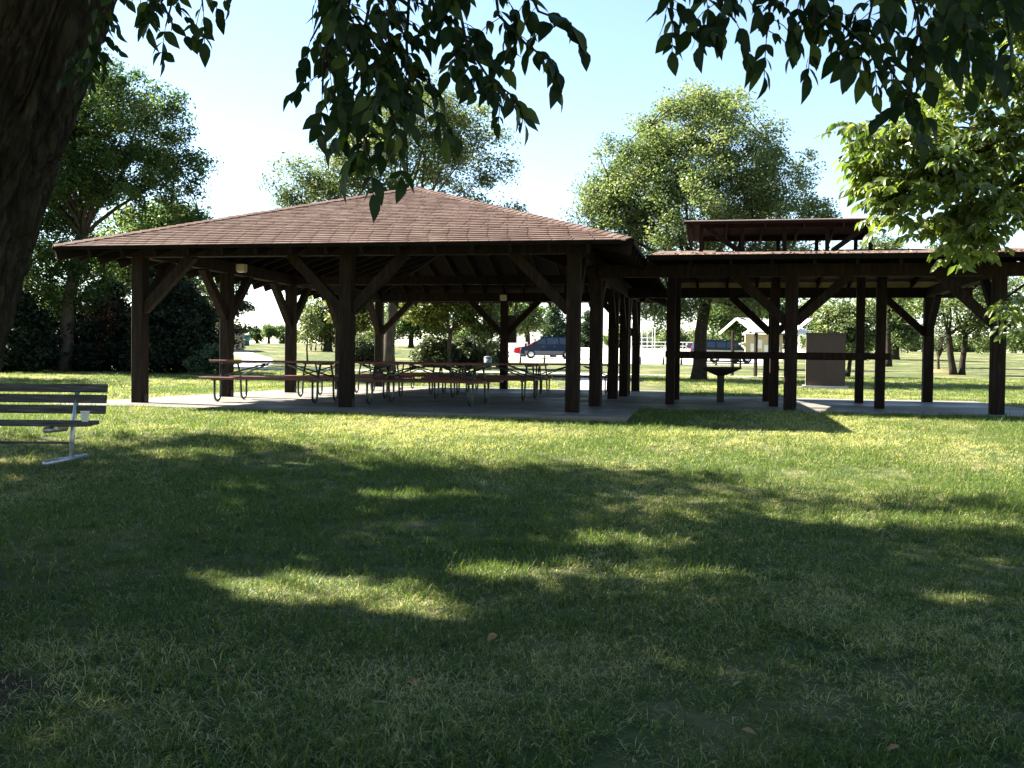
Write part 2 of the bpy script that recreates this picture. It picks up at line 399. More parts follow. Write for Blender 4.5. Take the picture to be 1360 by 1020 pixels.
    for k in range(4):
        O, A, U, ln = slope_frame(k); N = A.cross(U).normalized()
        for c in range(nc):
            s = c*exp; lo, hi = s*cs, ln-s*cs
            hi2 = ln-(s+exp)*cs; lo2 = (s+exp)*cs
            x = lo2-rnd.uniform(0, wd) if c % 2 else lo2-rnd.uniform(.3, .7)*wd
            while x < hi2:
                a, b_ = max(x, lo2-.03), min(x+wd, hi2+.03)
                if b_-a > .05:
                    mid = O+A*((a+b_)/2)+U*s
                    Mx = Matrix((( A.x,U.x,N.x,mid.x),(A.y,U.y,N.y,mid.y),(A.z,U.z,N.z,mid.z),(0,0,0,1)))
                    if k == 0 and count < 296 and b_-a > wd*.98:
                        ob = link('shingle', shared[rnd.randrange(6)], roof); ob.matrix_local = Mx; count += 1
                    else:
                        sb = sh_mesh(b_-a, rnd.uniform(-.004, .004)); rest.add([Mx @ Vector(q) for q in sb.v], sb.f)
                x += wd
    tag(rest.build('shingle_field', M['shingle'], roof), kind='stuff')
    # hip and ridge caps
    caps = MB()
    for sx in (0, 1):
        for sy in (0, 1):
            p = Vector(((x0, x1)[sx], (y0, y1)[sy], ZE+T)); q = Vector((xc, (ya, yb)[sy], ZA+T))
            n = 44
            for i in range(n):
                a = p.lerp(q, i/n); b_ = p.lerp(q, (i+1.15)/n); d = (q-p).normalized(); s_ = d.cross(Vector((0,0,1))).normalized()
                w = .13; lift = .036
                lo = Vector((0,0,-w*SL*.72))
                vs = [a+s_*w+lo+Vector((0,0,lift)), a+Vector((0,0,lift+.012)), a-s_*w+lo+Vector((0,0,lift)), b_+s_*w+lo+Vector((0,0,lift-.012)), b_+Vector((0,0,lift)), b_-s_*w+lo+Vector((0,0,lift-.012))]
                vs += [v_-Vector((0,0,.02)) for v_ in vs]
                caps.add(vs, [(0,1,4,3),(1,2,5,4),(6,9,10,7),(7,10,11,8),(0,6,7,1),(1,7,8,2),(0,3,9,6),(2,8,11,5)])
    tag(caps.build('hip_cap_shingles', M['shingle'], roof), kind='stuff')
    MB().bar((xc, ya, ZA+T+.03), (xc, yb, ZA+T+.03), .26, .03).build('ridge_cap', M['shingle'], roof)
    # drip edge along the four eaves
    for p, q in ((0,1),(1,2),(2,3),(3,0)):
        a, b_ = Vector(e[p]), Vector(e[q]); d = (b_-a).normalized(); n_ = Vector((d.y, -d.x, 0))
        MB().bar(a+n_*.008+Vector((0,0,.012)), b_+n_*.008+Vector((0,0,.012)), .012, .055).build('drip_edge', M['deck'], roof)
    # blocking between rafters, light fixtures, panel
    for x, y in ((-Wd+.32, 3.2), (-Wd/2, Dp-.2)):
        fx = MB().box((x-.09, y-.07, 2.60), (x+.09, y+.07, 2.74)).build('light_fixture', M['fixture'], t)
        MB().box((x-.075, y-.055, 2.575), (x+.075, y+.055, 2.60)).build('lens', M['lamp'], fx)
    el = MB().box((-Wd/2+.12, Dp-.06, 1.35), (-Wd/2+.36, Dp+.06, 2.15)).build('electrical_panel', M['blacksteel'], t)
    MB().bar((-Wd/2+.24, Dp, 2.15), (-Wd/2+.24, Dp, 2.55), .03, .03, (0,1,0)).build('conduit', M['galv'], el)
    return t
picnic_shelter()

# ------------------------------------------------------------------ cooking shelter (low roof with raised vent)
def cooking_shelter():
    t = empty('cooking_shelter', RC, -TH)
    tag(t, 'low cooking shelter on dark posts with a raised vent roof on top', 'shelter')
    Wd, Dp, OH, SL = 6.9, 5.8, 1.0, .13
    ZB0, ZB1 = 2.37, 2.60
    posts = [(-Wd, 0), (-3.42, 0), (0, 0), (-Wd, Dp), (-3.42, Dp), (0, Dp)]
    for x, y in posts:
        p = wood(t, 'post', (x, y, 0), (x, y, ZB0), .215, .215, up=(0,1,0), ch=.012)
    for y in (0, Dp):
        for a, b in ((-Wd-.12, -3.42), (-3.42, .9)): wood(t, 'beam', (a, y, (ZB0+ZB1)/2), (b, y, (ZB0+ZB1)/2), .2, ZB1-ZB0)
    for x in (-Wd, 0): wood(t, 'beam', (x, .101, (ZB0+ZB1)/2-.003), (x, Dp-.101, (ZB0+ZB1)/2-.003), .19, ZB1-ZB0-.01)
    def brace(x, y, dx, dy):
        h = .08
        wood(t, 'brace', (x+dx*h, y+dy*h, 1.56), (x+dx*.98, y+dy*.98, ZB0+.03), .13, .16)
    for x, y in posts:
        if x > -Wd: brace(x, y, -1, 0)
        if -5 < x < -1: brace(x, y, 1, 0)
        if x > -1 or x < -5: brace(x, y, 0, 1 if y == 0 else -1)
    x0, x1, y0, y1 = -5.93, 1.05, -OH, Dp+OH
    yc = Dp/2
    def dz(y): return 2.62+SL*(y+OH if y < yc else Dp+OH-y)
    # inner posts round the cooking space
    XI = (-5.6, -3.62, -1.68); YI = (1.5, 4.3)
    for x in XI:
        for y in YI:
            top = dz(y)-.02 if not (x == -3.62 and y == 4.3) else .93
            wood(t, 'inner_post', (x, y, 0), (x, y, top), .17, .17, up=(0,1,0), ch=.01)
    for y in YI:
        s = -1 if y < 3 else 1
        wood(t, 'counter_rail', (XI[0]-.1, y+s*.112, .985), (XI[2]+.16, y+s*.112, .985), .05, .125)
    # roof deck in four strips round the vent opening
    ox0, ox1, oy0, oy1 = -4.6, -2.4, 2.2, 3.6
    T = .04
    def strip(ax, bx, ay, by, name):
        b = MB(); v = []
        ys = [ay]+([yc] if ay < yc < by else [])+[by]
        for y in ys: v += [(ax, y, dz(y)), (bx, y, dz(y)), (ax, y, dz(y)+T), (bx, y, dz(y)+T)]
        f = []
        for i in range(len(ys)-1):
            k = 4*i; f += [(k, k+4, k+5, k+1), (k+2, k+3, k+7, k+6), (k, k+2, k+6, k+4), (k+1, k+5, k+7, k+3)]
        e = 4*(len(ys)-1); f += [(0, 1, 3, 2), (e, e+2, e+3, e+1)]
        return b.add(v, f).build(name, M['shingle2'], t)
    strip(x0, x1, y0, oy0, 'roof'); strip(x0, x1, oy1, y1, 'roof')
    strip(x0, ox0, oy0+.002, oy1-.002, 'roof'); strip(ox1, x1, oy0+.002, oy1-.002, 'roof')
    # debris of leaves along the roof
    deb = MB(); rn = random.Random(4)
    for i in range(420):
        x = rn.uniform(x0+.05, x1-.05); y = y0+abs(rn.gauss(0, .9))+.03; s = rn.uniform(.02, .05); z = dz(y)+T+.002
        if y > 1.8: continue
        a = rn.uniform(0, 6.3); c, d = math.cos(a)*s, math.sin(a)*s; q = rn.uniform(0, .035)
        deb.add([(x-c, y-d, z), (x+d*.5, y-c*.5, z+q*.5), (x+c, y+d, z+q), (x-d*.5, y+c*.5, z+q*.4)], [(0,1,2,3)])
    tag(deb.build('leaf_litter', M['fallen'], t), kind='stuff')
    # rafters
    n = 11
    for i in range(n):
        x = x0+.06+(x1-x0-.12)*i/(n-1)
        for (ya, yb) in ((y0+.02, yc), (y1-.02, yc)):
            inside = ox0 < x < ox1
            ye = (oy0-.02 if ya < yc else oy1+.02) if inside else yb
            wood(t, 'rafter', (x, ya, dz(ya)-.068), (x, ye, dz(ye)-.068), .05, .13, 'rafter', ch=0)
    for i in range(n-1):
        a = x0+.06+(x1-x0-.12)*i/(n-1)+.027; b = x0+.06+(x1-x0-.12)*(i+1)/(n-1)-.027
        wood(t, 'frieze_board', (a, .04, 2.672), (b, .04, 2.672), .03, .140, 'timber', ch=0)
    # fascia; blocking boards over the rear beam, sunlight painted into their pale tan
    wood(t, 'fascia', (x0-.001, y0-.013, 2.628), (x1, y0-.013, 2.628), .022, .085, 'rafter', ch=0)
    for i in range(n-1):
        a = x0+.06+(x1-x0-.12)*i/(n-1)+.027; b = x0+.06+(x1-x0-.12)*(i+1)/(n-1)-.027
        wood(t, 'blocking_board', (a, Dp+.05, 2.665), (b, Dp+.05, 2.665), .03, .12, 'sunlit_board', ch=0)
    # raised vent
    vx0, vx1, vy0, vy1 = -5.38, -1.55, 1.55, 4.25
    ZV = 3.53; SV = .15
    def vz(y): return ZV+SV*(y-vy0 if y < yc else vy1-y)
    for y in (1.82, 3.98):
        wood(t, 'vent_plate', (vx0+.3, y, ZV+.01), (vx1-.05, y, ZV+.01), .09, .12, 'redpaint', ch=0)
        for k in range(5):
            x = -5.05+.8*k
            wood(t, 'vent_post', (x, y, dz(y)+T), (x, y, ZV-.05), .075, .075, 'redpaint', (0,1,0), 0)
    for y in (1.82,):
        wood(t, 'vent_brace', (-4.95, y+.06, ZV-.02), (-4.3, y+.06, dz(y)+T), .05, .1, ch=0)
        wood(t, 'vent_brace', (-1.9, y+.06, ZV-.02), (-2.55, y+.06, dz(y)+T), .05, .1, ch=0)
    v = []
    for y in (vy0, yc, vy1): v += [(vx0, y, vz(y)), (vx1, y, vz(y)), (vx0, y, vz(y)+.05), (vx1, y, vz(y)+.05)]
    f = []
    for k in (0, 4): f += [(k, k+4, k+5, k+1), (k+2, k+3, k+7, k+6), (k, k+2, k+6, k+4), (k+1, k+5, k+7, k+3)]
    f += [(0, 1, 3, 2), (8, 10, 11, 9)]
    vr = MB().add(v, f).build('vent_roof', M['redpaint'], t)
    v2 = []
    for y in (vy0-.015, yc, vy1+.015): v2 += [(vx0-.015, y, vz(y)+.052), (vx1+.015, y, vz(y)+.052), (vx0-.015, y, vz(y)+.068), (vx1+.015, y, vz(y)+.068)]
    MB().add(v2, f).build('shingle_layer', M['shingle2'], vr)
    for k in range(6):
        x = vx0+.1+(vx1-vx0-.2)*k/5
        for ya in (vy0+.02, vy1-.02): wood(t, 'vent_rafter', (x, ya, vz(ya)-.05), (x, yc, vz(yc)-.05), .04, .095, 'redpaint', ch=0)
    return t
cooking_shelter()

def grill():
    p = rw(-4.62, 3.2); t = empty('pedestal_grill', p, -TH); tag(t, 'black pedestal charcoal grill standing inside the cooking shelter', 'grill')
    MB().box((-.075,-.075,0), (.075,.075,.58)).build('pedestal', M['blacksteel'], t)
    b = MB(); lo = [(-.09,-.09,.56),(.09,-.09,.56),(.09,.09,.56),(-.09,.09,.56)]; hi = [(-.42,-.30,.71),(.42,-.30,.71),(.42,.30,.71),(-.42,.30,.71)]
    hi2 = [(x, y, .75) for x, y, z in hi]
    inn = [(x*.97, y*.97, .75) for x, y, z in hi]; inn2 = [(x*.97, y*.97, .70) for x, y, z in hi]
    b.add(lo+hi+hi2+inn+inn2, [(3,2,1,0)]+[(i, (i+1) % 4, (i+1) % 4+4, i+4) for i in range(4)]+[(i+4, (i+1) % 4+4, (i+1) % 4+8, i+8) for i in range(4)]+[(i+8, (i+1) % 4+8, (i+1) % 4+12, i+12) for i in range(4)]+[(i+12, (i+1) % 4+12, (i+1) % 4+16, i+16) for i in range(4)]+[(16,17,18,19)])
    b.build('fire_tray', M['blacksteel'], t)
    for k in range(9): MB().tube([(-.42, -.28+.07*k, .865), (.42, -.28+.07*k, .865)], .009, 6).build('grate_bar', M['blacksteel'], t)
    MB().bar((-.43, -.29, .865), (.43, -.29, .865), .02, .035).build('grate_frame', M['blacksteel'], t)
    for x in (-.4, .4):
        MB().tube([(x, -.28, .85), (x, .28, .85)], .011, 6).build('grate_support', M['blacksteel'], t)
    for x, y in ((-.4,-.27), (.4,-.27), (.4,.27), (-.4,.27)):
        MB().box((x-.012, y-.012, .74), (x+.012, y+.012, .97 if x > 0 else .86)).build('upright', M['blacksteel'], t)
    MB().tube([(.42, 0, .865), (.56, 0, .865)], .014, 6).build('handle', M['blacksteel'], t)
grill()

# ------------------------------------------------------------------ picnic tables
def make_table():
    t = empty('picnic_table', (0,0,0))
    Lh = 1.2
    for k in range(4):
        y = -.285+.19*k; MB().bar((-Lh, y, .745), (Lh, y, .745), .18, .042, ch=.006).build('table_plank', M['redplank'], t)
    for s in (-1, 1):
        for k in range(2):
            y = s*(.60+.145*k-.02); MB().bar((-Lh, y, .435), (Lh, y, .435), .138, .042, ch=.006).build('bench_plank', M['redplank'], t)
    for x in (-.93, .93):
        for s in (-1, 1):
            r = .11
            pts = [(x, s*.30, .70), (x, s*.42, .46), (x, s*.46, .16)]
            for a in range(0, 181, 30):
                pts.append((x, s*(.585-.125*math.cos(R(a))), .135-.115*math.sin(R(a))))
            pts += [(x, s*.71, .20), (x, s*.71, .41)]
            MB().tube(pts, .021, 8).build('leg_loop', M['greensteel'], t)
        MB().bar((x, -.40, .708), (x, .40, .708), .045, .03).build('top_cleat', M['greensteel'], t)
        for s in (-1, 1):
            MB().bar((x, s*.40, .40), (x, s*.79, .40), .04, .025).build('bench_bracket', M['greensteel'], t)
        sx = 1 if x > 0 else -1
        for s in (-1, 1):
            MB().tube([(sx*.22, s*.08, .70), (sx*.93, s*.41, .47)], .016, 6).build('diagonal_brace', M['greensteel'], t)
    return t
tb0 = make_table()
TBL = [(-5.80, 1.55, 3, 'left table of the front row under the picnic shelter, ends in sunlight'),
       (-2.85, 1.55, -1, 'red plank picnic table just behind the middle front post of the shelter'),
       (-5.45, 4.5, 2, 'red plank picnic table in the second row on the sunny side of the shelter'),
       (-2.5, 4.7, -2, 'red plank picnic table in the second row at the middle of the shelter'),
       (-5.3, 7.5, 0, 'red plank picnic table in the third row on the sunny side of the shelter'),
       (-2.9, 7.9, 3, 'red plank picnic table in the third row at the middle of the shelter'),
       (-1.35, 10.2, -6, 'red plank picnic table beside the rear middle post of the shelter'),
       (-5.2, 10.6, 1, 'red plank picnic table in the rear row at the sunny corner of the shelter')]
for i, (r, u, a, lab) in enumerate(TBL):
    o = tb0 if i == 0 else copy_tree(tb0)
    o.location = lw(r, u, 0); o.rotation_euler = (0, 0, -TH+R(a)); tag(o, lab, 'picnic table', 'picnic tables under the shelter')

# ------------------------------------------------------------------ park bench and cup
def bench():
    g = ground(92, 616); g.z += hump(g.x, g.y)
    t = empty('park_bench', g, R(2)); tag(t, 'weathered grey slatted park bench on steel pedestals beside the leaning tree', 'bench')
    x0, x1 = -1.65, .31
    for z, y in ((.765, .20), (.655, .175), (.545, .15)):
        MB().bar((x0, y, z), (x1, y, z), .038, .086, (0,.22,1), .005).build('back_slat', M['oldwood'], t)
    for k in range(3): MB().bar((x0, -.31+.14*k, .42), (x1-.01*k, -.31+.14*k, .42), .128, .04, ch=.005).build('seat_slat', M['oldwood'], t)
    for x in (0, -1.25):
        MB().tube([(x, .06, .03), (x, .07, .30), (x, .10, .42), (x, .135, .50), (x, .225, .80)], .025, 10).build('pedestal', M['galv'], t)
        f = MB().tube([(x-.10, -.36, .03), (x+.06, .30, .045)], .030, 10).build('foot', M['galv'], t)
        MB().tube([(x-.105, -.32, .36), (x-.03, -.02, .36)], .032, 12).build('seat_bracket', M['galv'], t)
        MB().box((x-.02, -.33, .375), (x+.02, .04, .399)).build('seat_arm', M['galv'], t)
    MB().bar((-1.25, -.02, .21), (0, -.02, .21), .02, .022).build('stretcher', M['oldwood'], t)
    # cup on the seat
    c = empty('foam_cup', g+Matrix.Rotation(R(2), 3, 'Z') @ Vector((.235, -.20, .441)))
    tag(c, 'white foam cup left standing on the bench seat', 'cup')
    b = MB(); n = 20; prof = [(.0, .002), (.028, .0), (.031, .004), (.043, .098), (.046, .101), (.046, .106), (.042, .106), (.030, .008), (0, .008)]
    vs = [(r*math.cos(2*math.pi*k/n), r*math.sin(2*math.pi*k/n), z) for r, z in prof for k in range(n)]
    fs = [(i*n+k, i*n+(k+1) % n, (i+1)*n+(k+1) % n, (i+1)*n+k) for i in range(len(prof)-1) for k in range(n)]
    b.add(vs, fs, 0, True); b.build('cup_body', M['foam'], c)
bench()

# ------------------------------------------------------------------ vegetation helpers
RNG = np.random.default_rng(11)
def quad_leaves(pos, size, col, rng, up=.55, droop=0., aspect=.55):
    "numpy diamond leaves: pos (n,3), size (n,), col (n,)"
    n = len(pos)
    nrm = rng.normal(size=(n, 3)); nrm[:, 2] = np.abs(nrm[:, 2])+up; nrm /= np.linalg.norm(nrm, axis=1)[:, None]
    a = rng.normal(size=(n, 3)); a[:, 2] -= droop; a -= nrm*(a*nrm).sum(1)[:, None]; a /= np.linalg.norm(a, axis=1)[:, None]+1e-9
    b = np.cross(nrm, a); s = size[:, None]
    bend = nrm*s*.12
    v = np.stack([pos-a*s*.5, pos+b*s*aspect*.5+bend-a*s*.05, pos+a*s*.5, pos-b*s*aspect*.5+bend-a*s*.05], 1)
    return v.reshape(-1, 3), np.repeat(col, 4)
def leaf_mesh(name, v, var, m):
    n = len(v)//4; me = bpy.data.meshes.new(name)
    me.vertices.add(len(v)); me.vertices.foreach_set('co', v.astype(np.float32).ravel())
    me.loops.add(len(v)); me.loops.foreach_set('vertex_index', np.arange(len(v), dtype=np.int32))
    me.polygons.add(n); me.polygons.foreach_set('loop_start', np.arange(0, len(v), 4, dtype=np.int32))
    me.update(calc_edges=True)
    at_ = me.attributes.new('var', 'FLOAT', 'POINT'); at_.data.foreach_set('value', var.astype(np.float32))
    me.materials.append(m); return me
def crown_points(ells, ncl, lpc, clr, rng, shell=.5, flat=.75):
    "clumps of leaves in a union of ellipsoids -> positions, clump ids, clump centres"
    vol = np.array([e[3]*e[4]*e[5] for e in ells])**.75; pick = rng.choice(len(ells), ncl, p=vol/vol.sum())
    E = np.array(ells)[pick]
    d = rng.normal(size=(ncl, 3)); d /= np.linalg.norm(d, axis=1)[:, None]
    rad = rng.random(ncl)**shell
    cc = E[:, :3]+d*E[:, 3:]*rad[:, None]
    crr = clr*rng.uniform(.6, 1.35, ncl)
    k = np.repeat(np.arange(ncl), lpc)
    dd = rng.normal(size=(len(k), 3)); dd /= np.linalg.norm(dd, axis=1)[:, None]
    off = dd*(rng.random(len(k))**.55)[:, None]*crr[k][:, None]*np.array([1, 1, flat])
    return cc[k]+off, k, cc
def wander(p, q, n, amp, rn):
    p = Vector(p); q = Vector(q); out = []
    L = (q-p).length
    ph = [rn.uniform(0, 6.3) for _ in range(3)]
    for i in range(n+1):
        t = i/n; w = math.sin(math.pi*t)*amp*L
        out.append(p.lerp(q, t)+Vector((math.sin(ph[0]+t*5)*w, math.sin(ph[1]+t*5)*w, math.sin(ph[2]+t*4)*w*.6+.06*L*math.sin(math.pi*t))))
    return out
# gaps in the overhead crowns, where the photograph shows sun reaching the shaded lawn
SUNSPOTS = [(370,772,.50,.30), (440,785,.55,.30), (530,805,.50,.26), (640,765,.32,.18), (715,765,.42,.18), (570,660,.62,.20), (1130,692,.75,.22), (1260,690,.6,.22), (1290,800,.30,.14), (900,722,.42,.18), (800,718,.4,.18), (300,650,.30,.16), (960,765,.4,.16)]
SUNSPOTS = [(ground(px, py), rx, ry) for px, py, rx, ry in SUNSPOTS]
def crown_gaps(P, rng):
    "mask of leaves (world positions) that do not shade a sun spot"
    st = np.array(SUN_TO); gy = P[:, 1].copy()
    for _ in range(4):
        gz = np.where(gy < 16, -.82+.05*gy, -.02); t = (P[:, 2]-gz)/st[2]; gx = P[:, 0]-st[0]*t; gy = P[:, 1]-st[1]*t
    keep = np.ones(len(P), bool)
    for c, rx, ry in SUNSPOTS:
        d = np.hypot((gx-c.x)/rx, (gy-c.y)/ry)+.22*np.sin(6.1*gx+9*gy+c.x*5)+.22*np.sin(13*gx-15*gy+1+c.y)+.12*np.sin(23*gx+31*gy)+rng.normal(0, .28, len(P)); keep &= d > 1
    return keep
def tree(name, label, base, ells, trunk_r, fork, m, bark='bark', ncl=200, lpc=60, clr=.7, leaf=.2, seed=1, group=None, cat='tree', lean=(0,0), nlimb=14, ybias=.0, gaps=False, stems=None, up=.55, flat=.75, shell=.5, cvar=.22):
    rng = np.random.default_rng(seed); rn = random.Random(seed)
    t = empty(name, base); tag(t, label, cat, group)
    pos, k, cc = crown_points(ells, ncl, lpc, clr, rng, shell, flat)
    cv = np.clip(rng.normal(.42+ybias, cvar, ncl), 0, 1)
    zmin, zmax = cc[:, 2].min(), cc[:, 2].max()
    col = np.clip(cv[k]+rng.normal(0, .16, len(k)), 0, 1)
    if gaps:
        kp = crown_gaps(pos+np.array(base), rng); pos = pos[kp]; col = col[kp]
    v, var = quad_leaves(pos, leaf*rng.uniform(.6, 1.3, len(pos)), col, rng, up)
    link('crown', leaf_mesh('crown', v, var, M[m]), t)
    b = MB(); tops = []
    for (sx, sy, lx, ly, sr) in (stems or [(0, 0, lean[0], lean[1], 1)]):
        top = Vector((sx+lx, sy+ly, fork)); pts = wander((sx, sy, -.12), top, 6, .02, rn)
        flare = [1.45, 1.12, 1.0, .95, .9, .86, .82]
        b.tube(pts, [trunk_r*sr*f for f in flare], 12)
        tops.append((top, trunk_r*sr))
    b.build('trunk', M[bark], t)
    b = MB()
    order = sorted(range(ncl), key=lambda i: rn.random())
    limbs = []
    ctr = Vector(np.mean(cc, 0))
    for i in order[:nlimb]:
        top, tr = tops[rn.randrange(len(tops))]
        e = Vector(cc[i]); pts = wander(top-Vector((0,0,.1)), e, 6, .05, rn)
        r0 = tr*.5*rn.uniform(.6, 1)
        b.tube(pts, [r0*(1-.87*j/6) for j in range(7)], 7); limbs.append(pts)
    for i in order[nlimb:nlimb*6]:
        e = Vector(cc[i]); best = min((p for l in limbs for p in l[2:]), key=lambda p: (p-e).length) if limbs else tops[0][0]
        pts = wander(best, e, 3, .05, rn); b.tube(pts, [trunk_r*.12, trunk_r*.09, trunk_r*.06, trunk_r*.03], 5)
    if b.v: b.build('limbs', M[bark], t)
    return t
def gp(px, Y): 
    "ground point at depth Y under image column px (around eye level)"
    p = at(px, 480.5+.0125*(px-680), Y); return Vector((p.x, Y, tz(Y)))
def ell(base, px, py, Y, rpx, rpy, rd=None):
    "crown ellipsoid given by an image centre/radii at depth Y, in the tree's own frame"
    c = at(px, py, Y)-base; s = Y/FPX
    return (c.x, c.y, c.z, rpx*s, rd if rd else rpx*s, rpy*s)

# ------------------------------------------------------------------ trees behind the shelters
b = gp(83, 41)
tree('oak_tree', 'tall dark oak with grey trunk standing before the evergreens', b,
     [ell(b,110,130,41,85,75), ell(b,70,230,41,85,75), ell(b,160,180,41,85,80), ell(b,185,245,41,75,45), ell(b,250,215,41,32,22), ell(b,235,165,41,15,40), ell(b,60,335,41,60,55), ell(b,255,295,41,22,18), ell(b,110,400,41,45,30), ell(b,20,200,41,80,120), ell(b,40,375,41,55,40), ell(b,120,350,41,50,35)],
     .27, 5.6, 'lf_oak', 'barklt', 800, 140, .62, .145, 3, lean=(.7,.2), nlimb=22, shell=.42)
b = gp(205, 52)
tree('understory_tree', 'rounded green tree showing over the left end of the roof', b, [ell(b,195,310,52,70,42), ell(b,225,290,52,42,25), ell(b,165,355,52,60,40), ell(b,220,370,52,50,30)], .16, 3, 'lf_oak', 'bark', 260, 80, .75, .22, 31, ybias=.1)
b = gp(272, 62)
tree('yellowing_tree', 'yellow green tree showing between the two left posts', b, [ell(b,270,412,62,30,34), ell(b,285,395,62,24,24)], .14, 2.6, 'lf_maple', 'bark', 70, 60, .7, .24, 32)
b = gp(300, 56)
tree('pine_tree', 'pine with dark ragged boughs behind the second left post', b, [ell(b,302,400,56,26,40), ell(b,318,410,56,18,10), ell(b,320,438,56,14,8), ell(b,305,450,56,20,12)], .12, 3.5, 'lf_ever', 'bark', 70, 55, .55, .2, 33, ybias=.15, flat=.4)
# evergreens: tall dark masses
EV = [(20, 40, 50, 395, 'dark spreading evergreen at the left foot of the oak'), (140, 42.5, 62, 380, 'dark evergreen with rusty brown patches beside the oak trunk'),
      (222, 41, 50, 352, 'tall dark cone shaped evergreen left of the second post'), (255, 43, 34, 392, 'smaller dark evergreen at the right end of the evergreen row'), (75, 44, 55, 385, 'dark evergreen directly behind the oak trunk')]
for i, (px, Y, w, ty, lab) in enumerate(EV):
    b = gp(px, Y); H = (490-ty)
    es = [ell(b, px, 484-H*.06, Y, w*1.05, H*.15), ell(b, px, 482-H*.16, Y, w, H*.18), ell(b, px, 482-H*.35, Y, w*.9, H*.25), ell(b, px+4, 482-H*.62, Y, w*.65, H*.22), ell(b, px, 482-H*.84, Y, w*.38, H*.15)]
    t = tree('evergreen_shrub', lab, b, es, .12, 1.2, 'lf_ever', 'bark', 420, 80, .48, .19, 60+i, 'dark evergreens beyond the shelter', 'evergreen', nlimb=8, flat=.5, shell=.3)
    if i == 1:
        rng = np.random.default_rng(8); pos, k, cc = crown_points([ell(b,140,420,Y-1.2,26,22), ell(b,128,462,Y-1.6,9,14)], 26, 60, .4, rng)
        v, var = quad_leaves(pos, .15*rng.uniform(.6, 1.3, len(pos)), rng.random(len(pos)), rng)
        tag(link('browned_foliage', leaf_mesh('browned_foliage', v, var, M['lf_rust']), t), 'rusty brown dead patches of foliage')
b = gp(290, 39)
tree('juniper_bush', 'low pale green juniper bush at the edge of the evergreens', b, [ell(b,285,476,39,20,16), ell(b,270,484,39,22,12), ell(b,290,464,39,8,12)], .05, .4, 'lf_fir', 'bark', 70, 60, .32, .12, 71, None, 'bush', nlimb=5, ybias=.25, shell=.4)
b = gp(517, 45)
tree('ash_tree', 'airy yellow green ash rising behind the picnic shelter roof', b,
     [ell(b,540,150,45,70,48), ell(b,600,190,45,75,60), ell(b,470,190,45,60,50), ell(b,420,240,45,65,42), ell(b,520,230,45,80,60), ell(b,630,235,45,55,36), ell(b,385,265,45,45,18), ell(b,665,280,45,30,8), ell(b,520,330,45,130,60)],
     .24, 4.6, 'lf_ash', 'barklt', 430, 150, .72, .145, 5, lean=(.15,0), nlimb=22, ybias=.04, shell=.45)
b = gp(928, 40.5)
tree('broad_cottonwood', 'broad dense grey green tree behind the cooking shelter', b,
     [ell(b,930,190,40.5,95,72), ell(b,860,235,40.5,85,70), ell(b,1000,235,40.5,78,78), ell(b,800,270,40.5,52,40), ell(b,930,290,40.5,130,80), ell(b,820,320,40.5,60,60), ell(b,1085,280,40.5,30,18), ell(b,905,145,40.5,42,26), ell(b,955,142,40.5,40,22), ell(b,870,392,40.5,62,40), ell(b,985,390,40.5,55,28), ell(b,930,385,40.5,80,30), ell(b,885,412,40.5,40,22), ell(b,1040,340,40.5,50,40)],
     .26, 3.4, 'lf_cot', 'bark', 860, 165, .62, .125, 7, lean=(.25,0), nlimb=26, ybias=.1, shell=.40)
b = gp(597, 56)
tree('young_maple', 'young maple with pale slim trunk beside the round shrubs', b, [ell(b,600,405,56,58,34), ell(b,570,410,56,36,26), ell(b,640,412,56,38,32), ell(b,600,375,56,55,28)], .13, 2.0, 'lf_maple', 'barklt', 260, 75, .62, .21, 9, nlimb=10)
b = gp(546, 118)
tree('shady_tree', 'dark wide tree far behind the pale trunked ash', b, [ell(b,560,428,118,48,24), ell(b,525,422,118,28,26), ell(b,550,400,118,46,26)], .3, 2.0, 'lf_oak', 'bark', 220, 70, 1.1, .36, 10, nlimb=9, cvar=.15, ybias=-.05)
b = gp(470, 70)
tree('golden_maple', 'yellow and orange tinted maple seen just right of the middle post', b, [ell(b,478,405,70,26,26), ell(b,465,425,70,24,22)], .15, 2.2, 'lf_maple', 'bark', 80, 60, .7, .26, 12, ybias=.25)
b = gp(408, 60)
tree('sapling', 'thin young sapling with sparse leaves by the footpath', b, [ell(b,408,438,60,17,25), ell(b,410,420,60,12,16)], .055, 1.6, 'lf_ash', 'barklt', 46, 34, .42, .16, 13, ybias=.15, nlimb=6)
b = gp(435, 97)
tree('park_tree', 'green and gold tree behind the thin sapling', b, [ell(b,430,415,97,34,30), ell(b,440,440,97,20,22), ell(b,410,440,97,16,16)], .38, 2.6, 'lf_maple', 'bark', 120, 50, 1.0, .34, 14, ybias=-.05)
for i, (px, Y, w, ty, lab) in enumerate([(341, 235, 10, 438, 'small round tree at the left of the far skyline'), (357, 228, 14, 434, 'tallest round tree on the far skyline'), (374, 232, 11, 435, 'far skyline tree next to the shelter post'), (388, 225, 12, 440, 'far skyline tree hidden partly by the shelter post')]):
    b = gp(px, Y); tree('far_tree', lab, b, [ell(b, px, ty+7, Y, w, 8), ell(b, px+2, ty+5, Y, w*.6, 6)], .3, 2.2, 'lf_oak', 'bark', 60, 40, 1.0, .5, 80+i, 'trees on the far skyline', nlimb=6)
b = gp(377, 132)
tree('cypress_bush', 'small upright dark cypress on the far grass', b, [ell(b,377,452,132,4,9)], .1, .6, 'lf_fir', 'bark', 30, 40, .4, .3, 86, None, 'bush', nlimb=3)
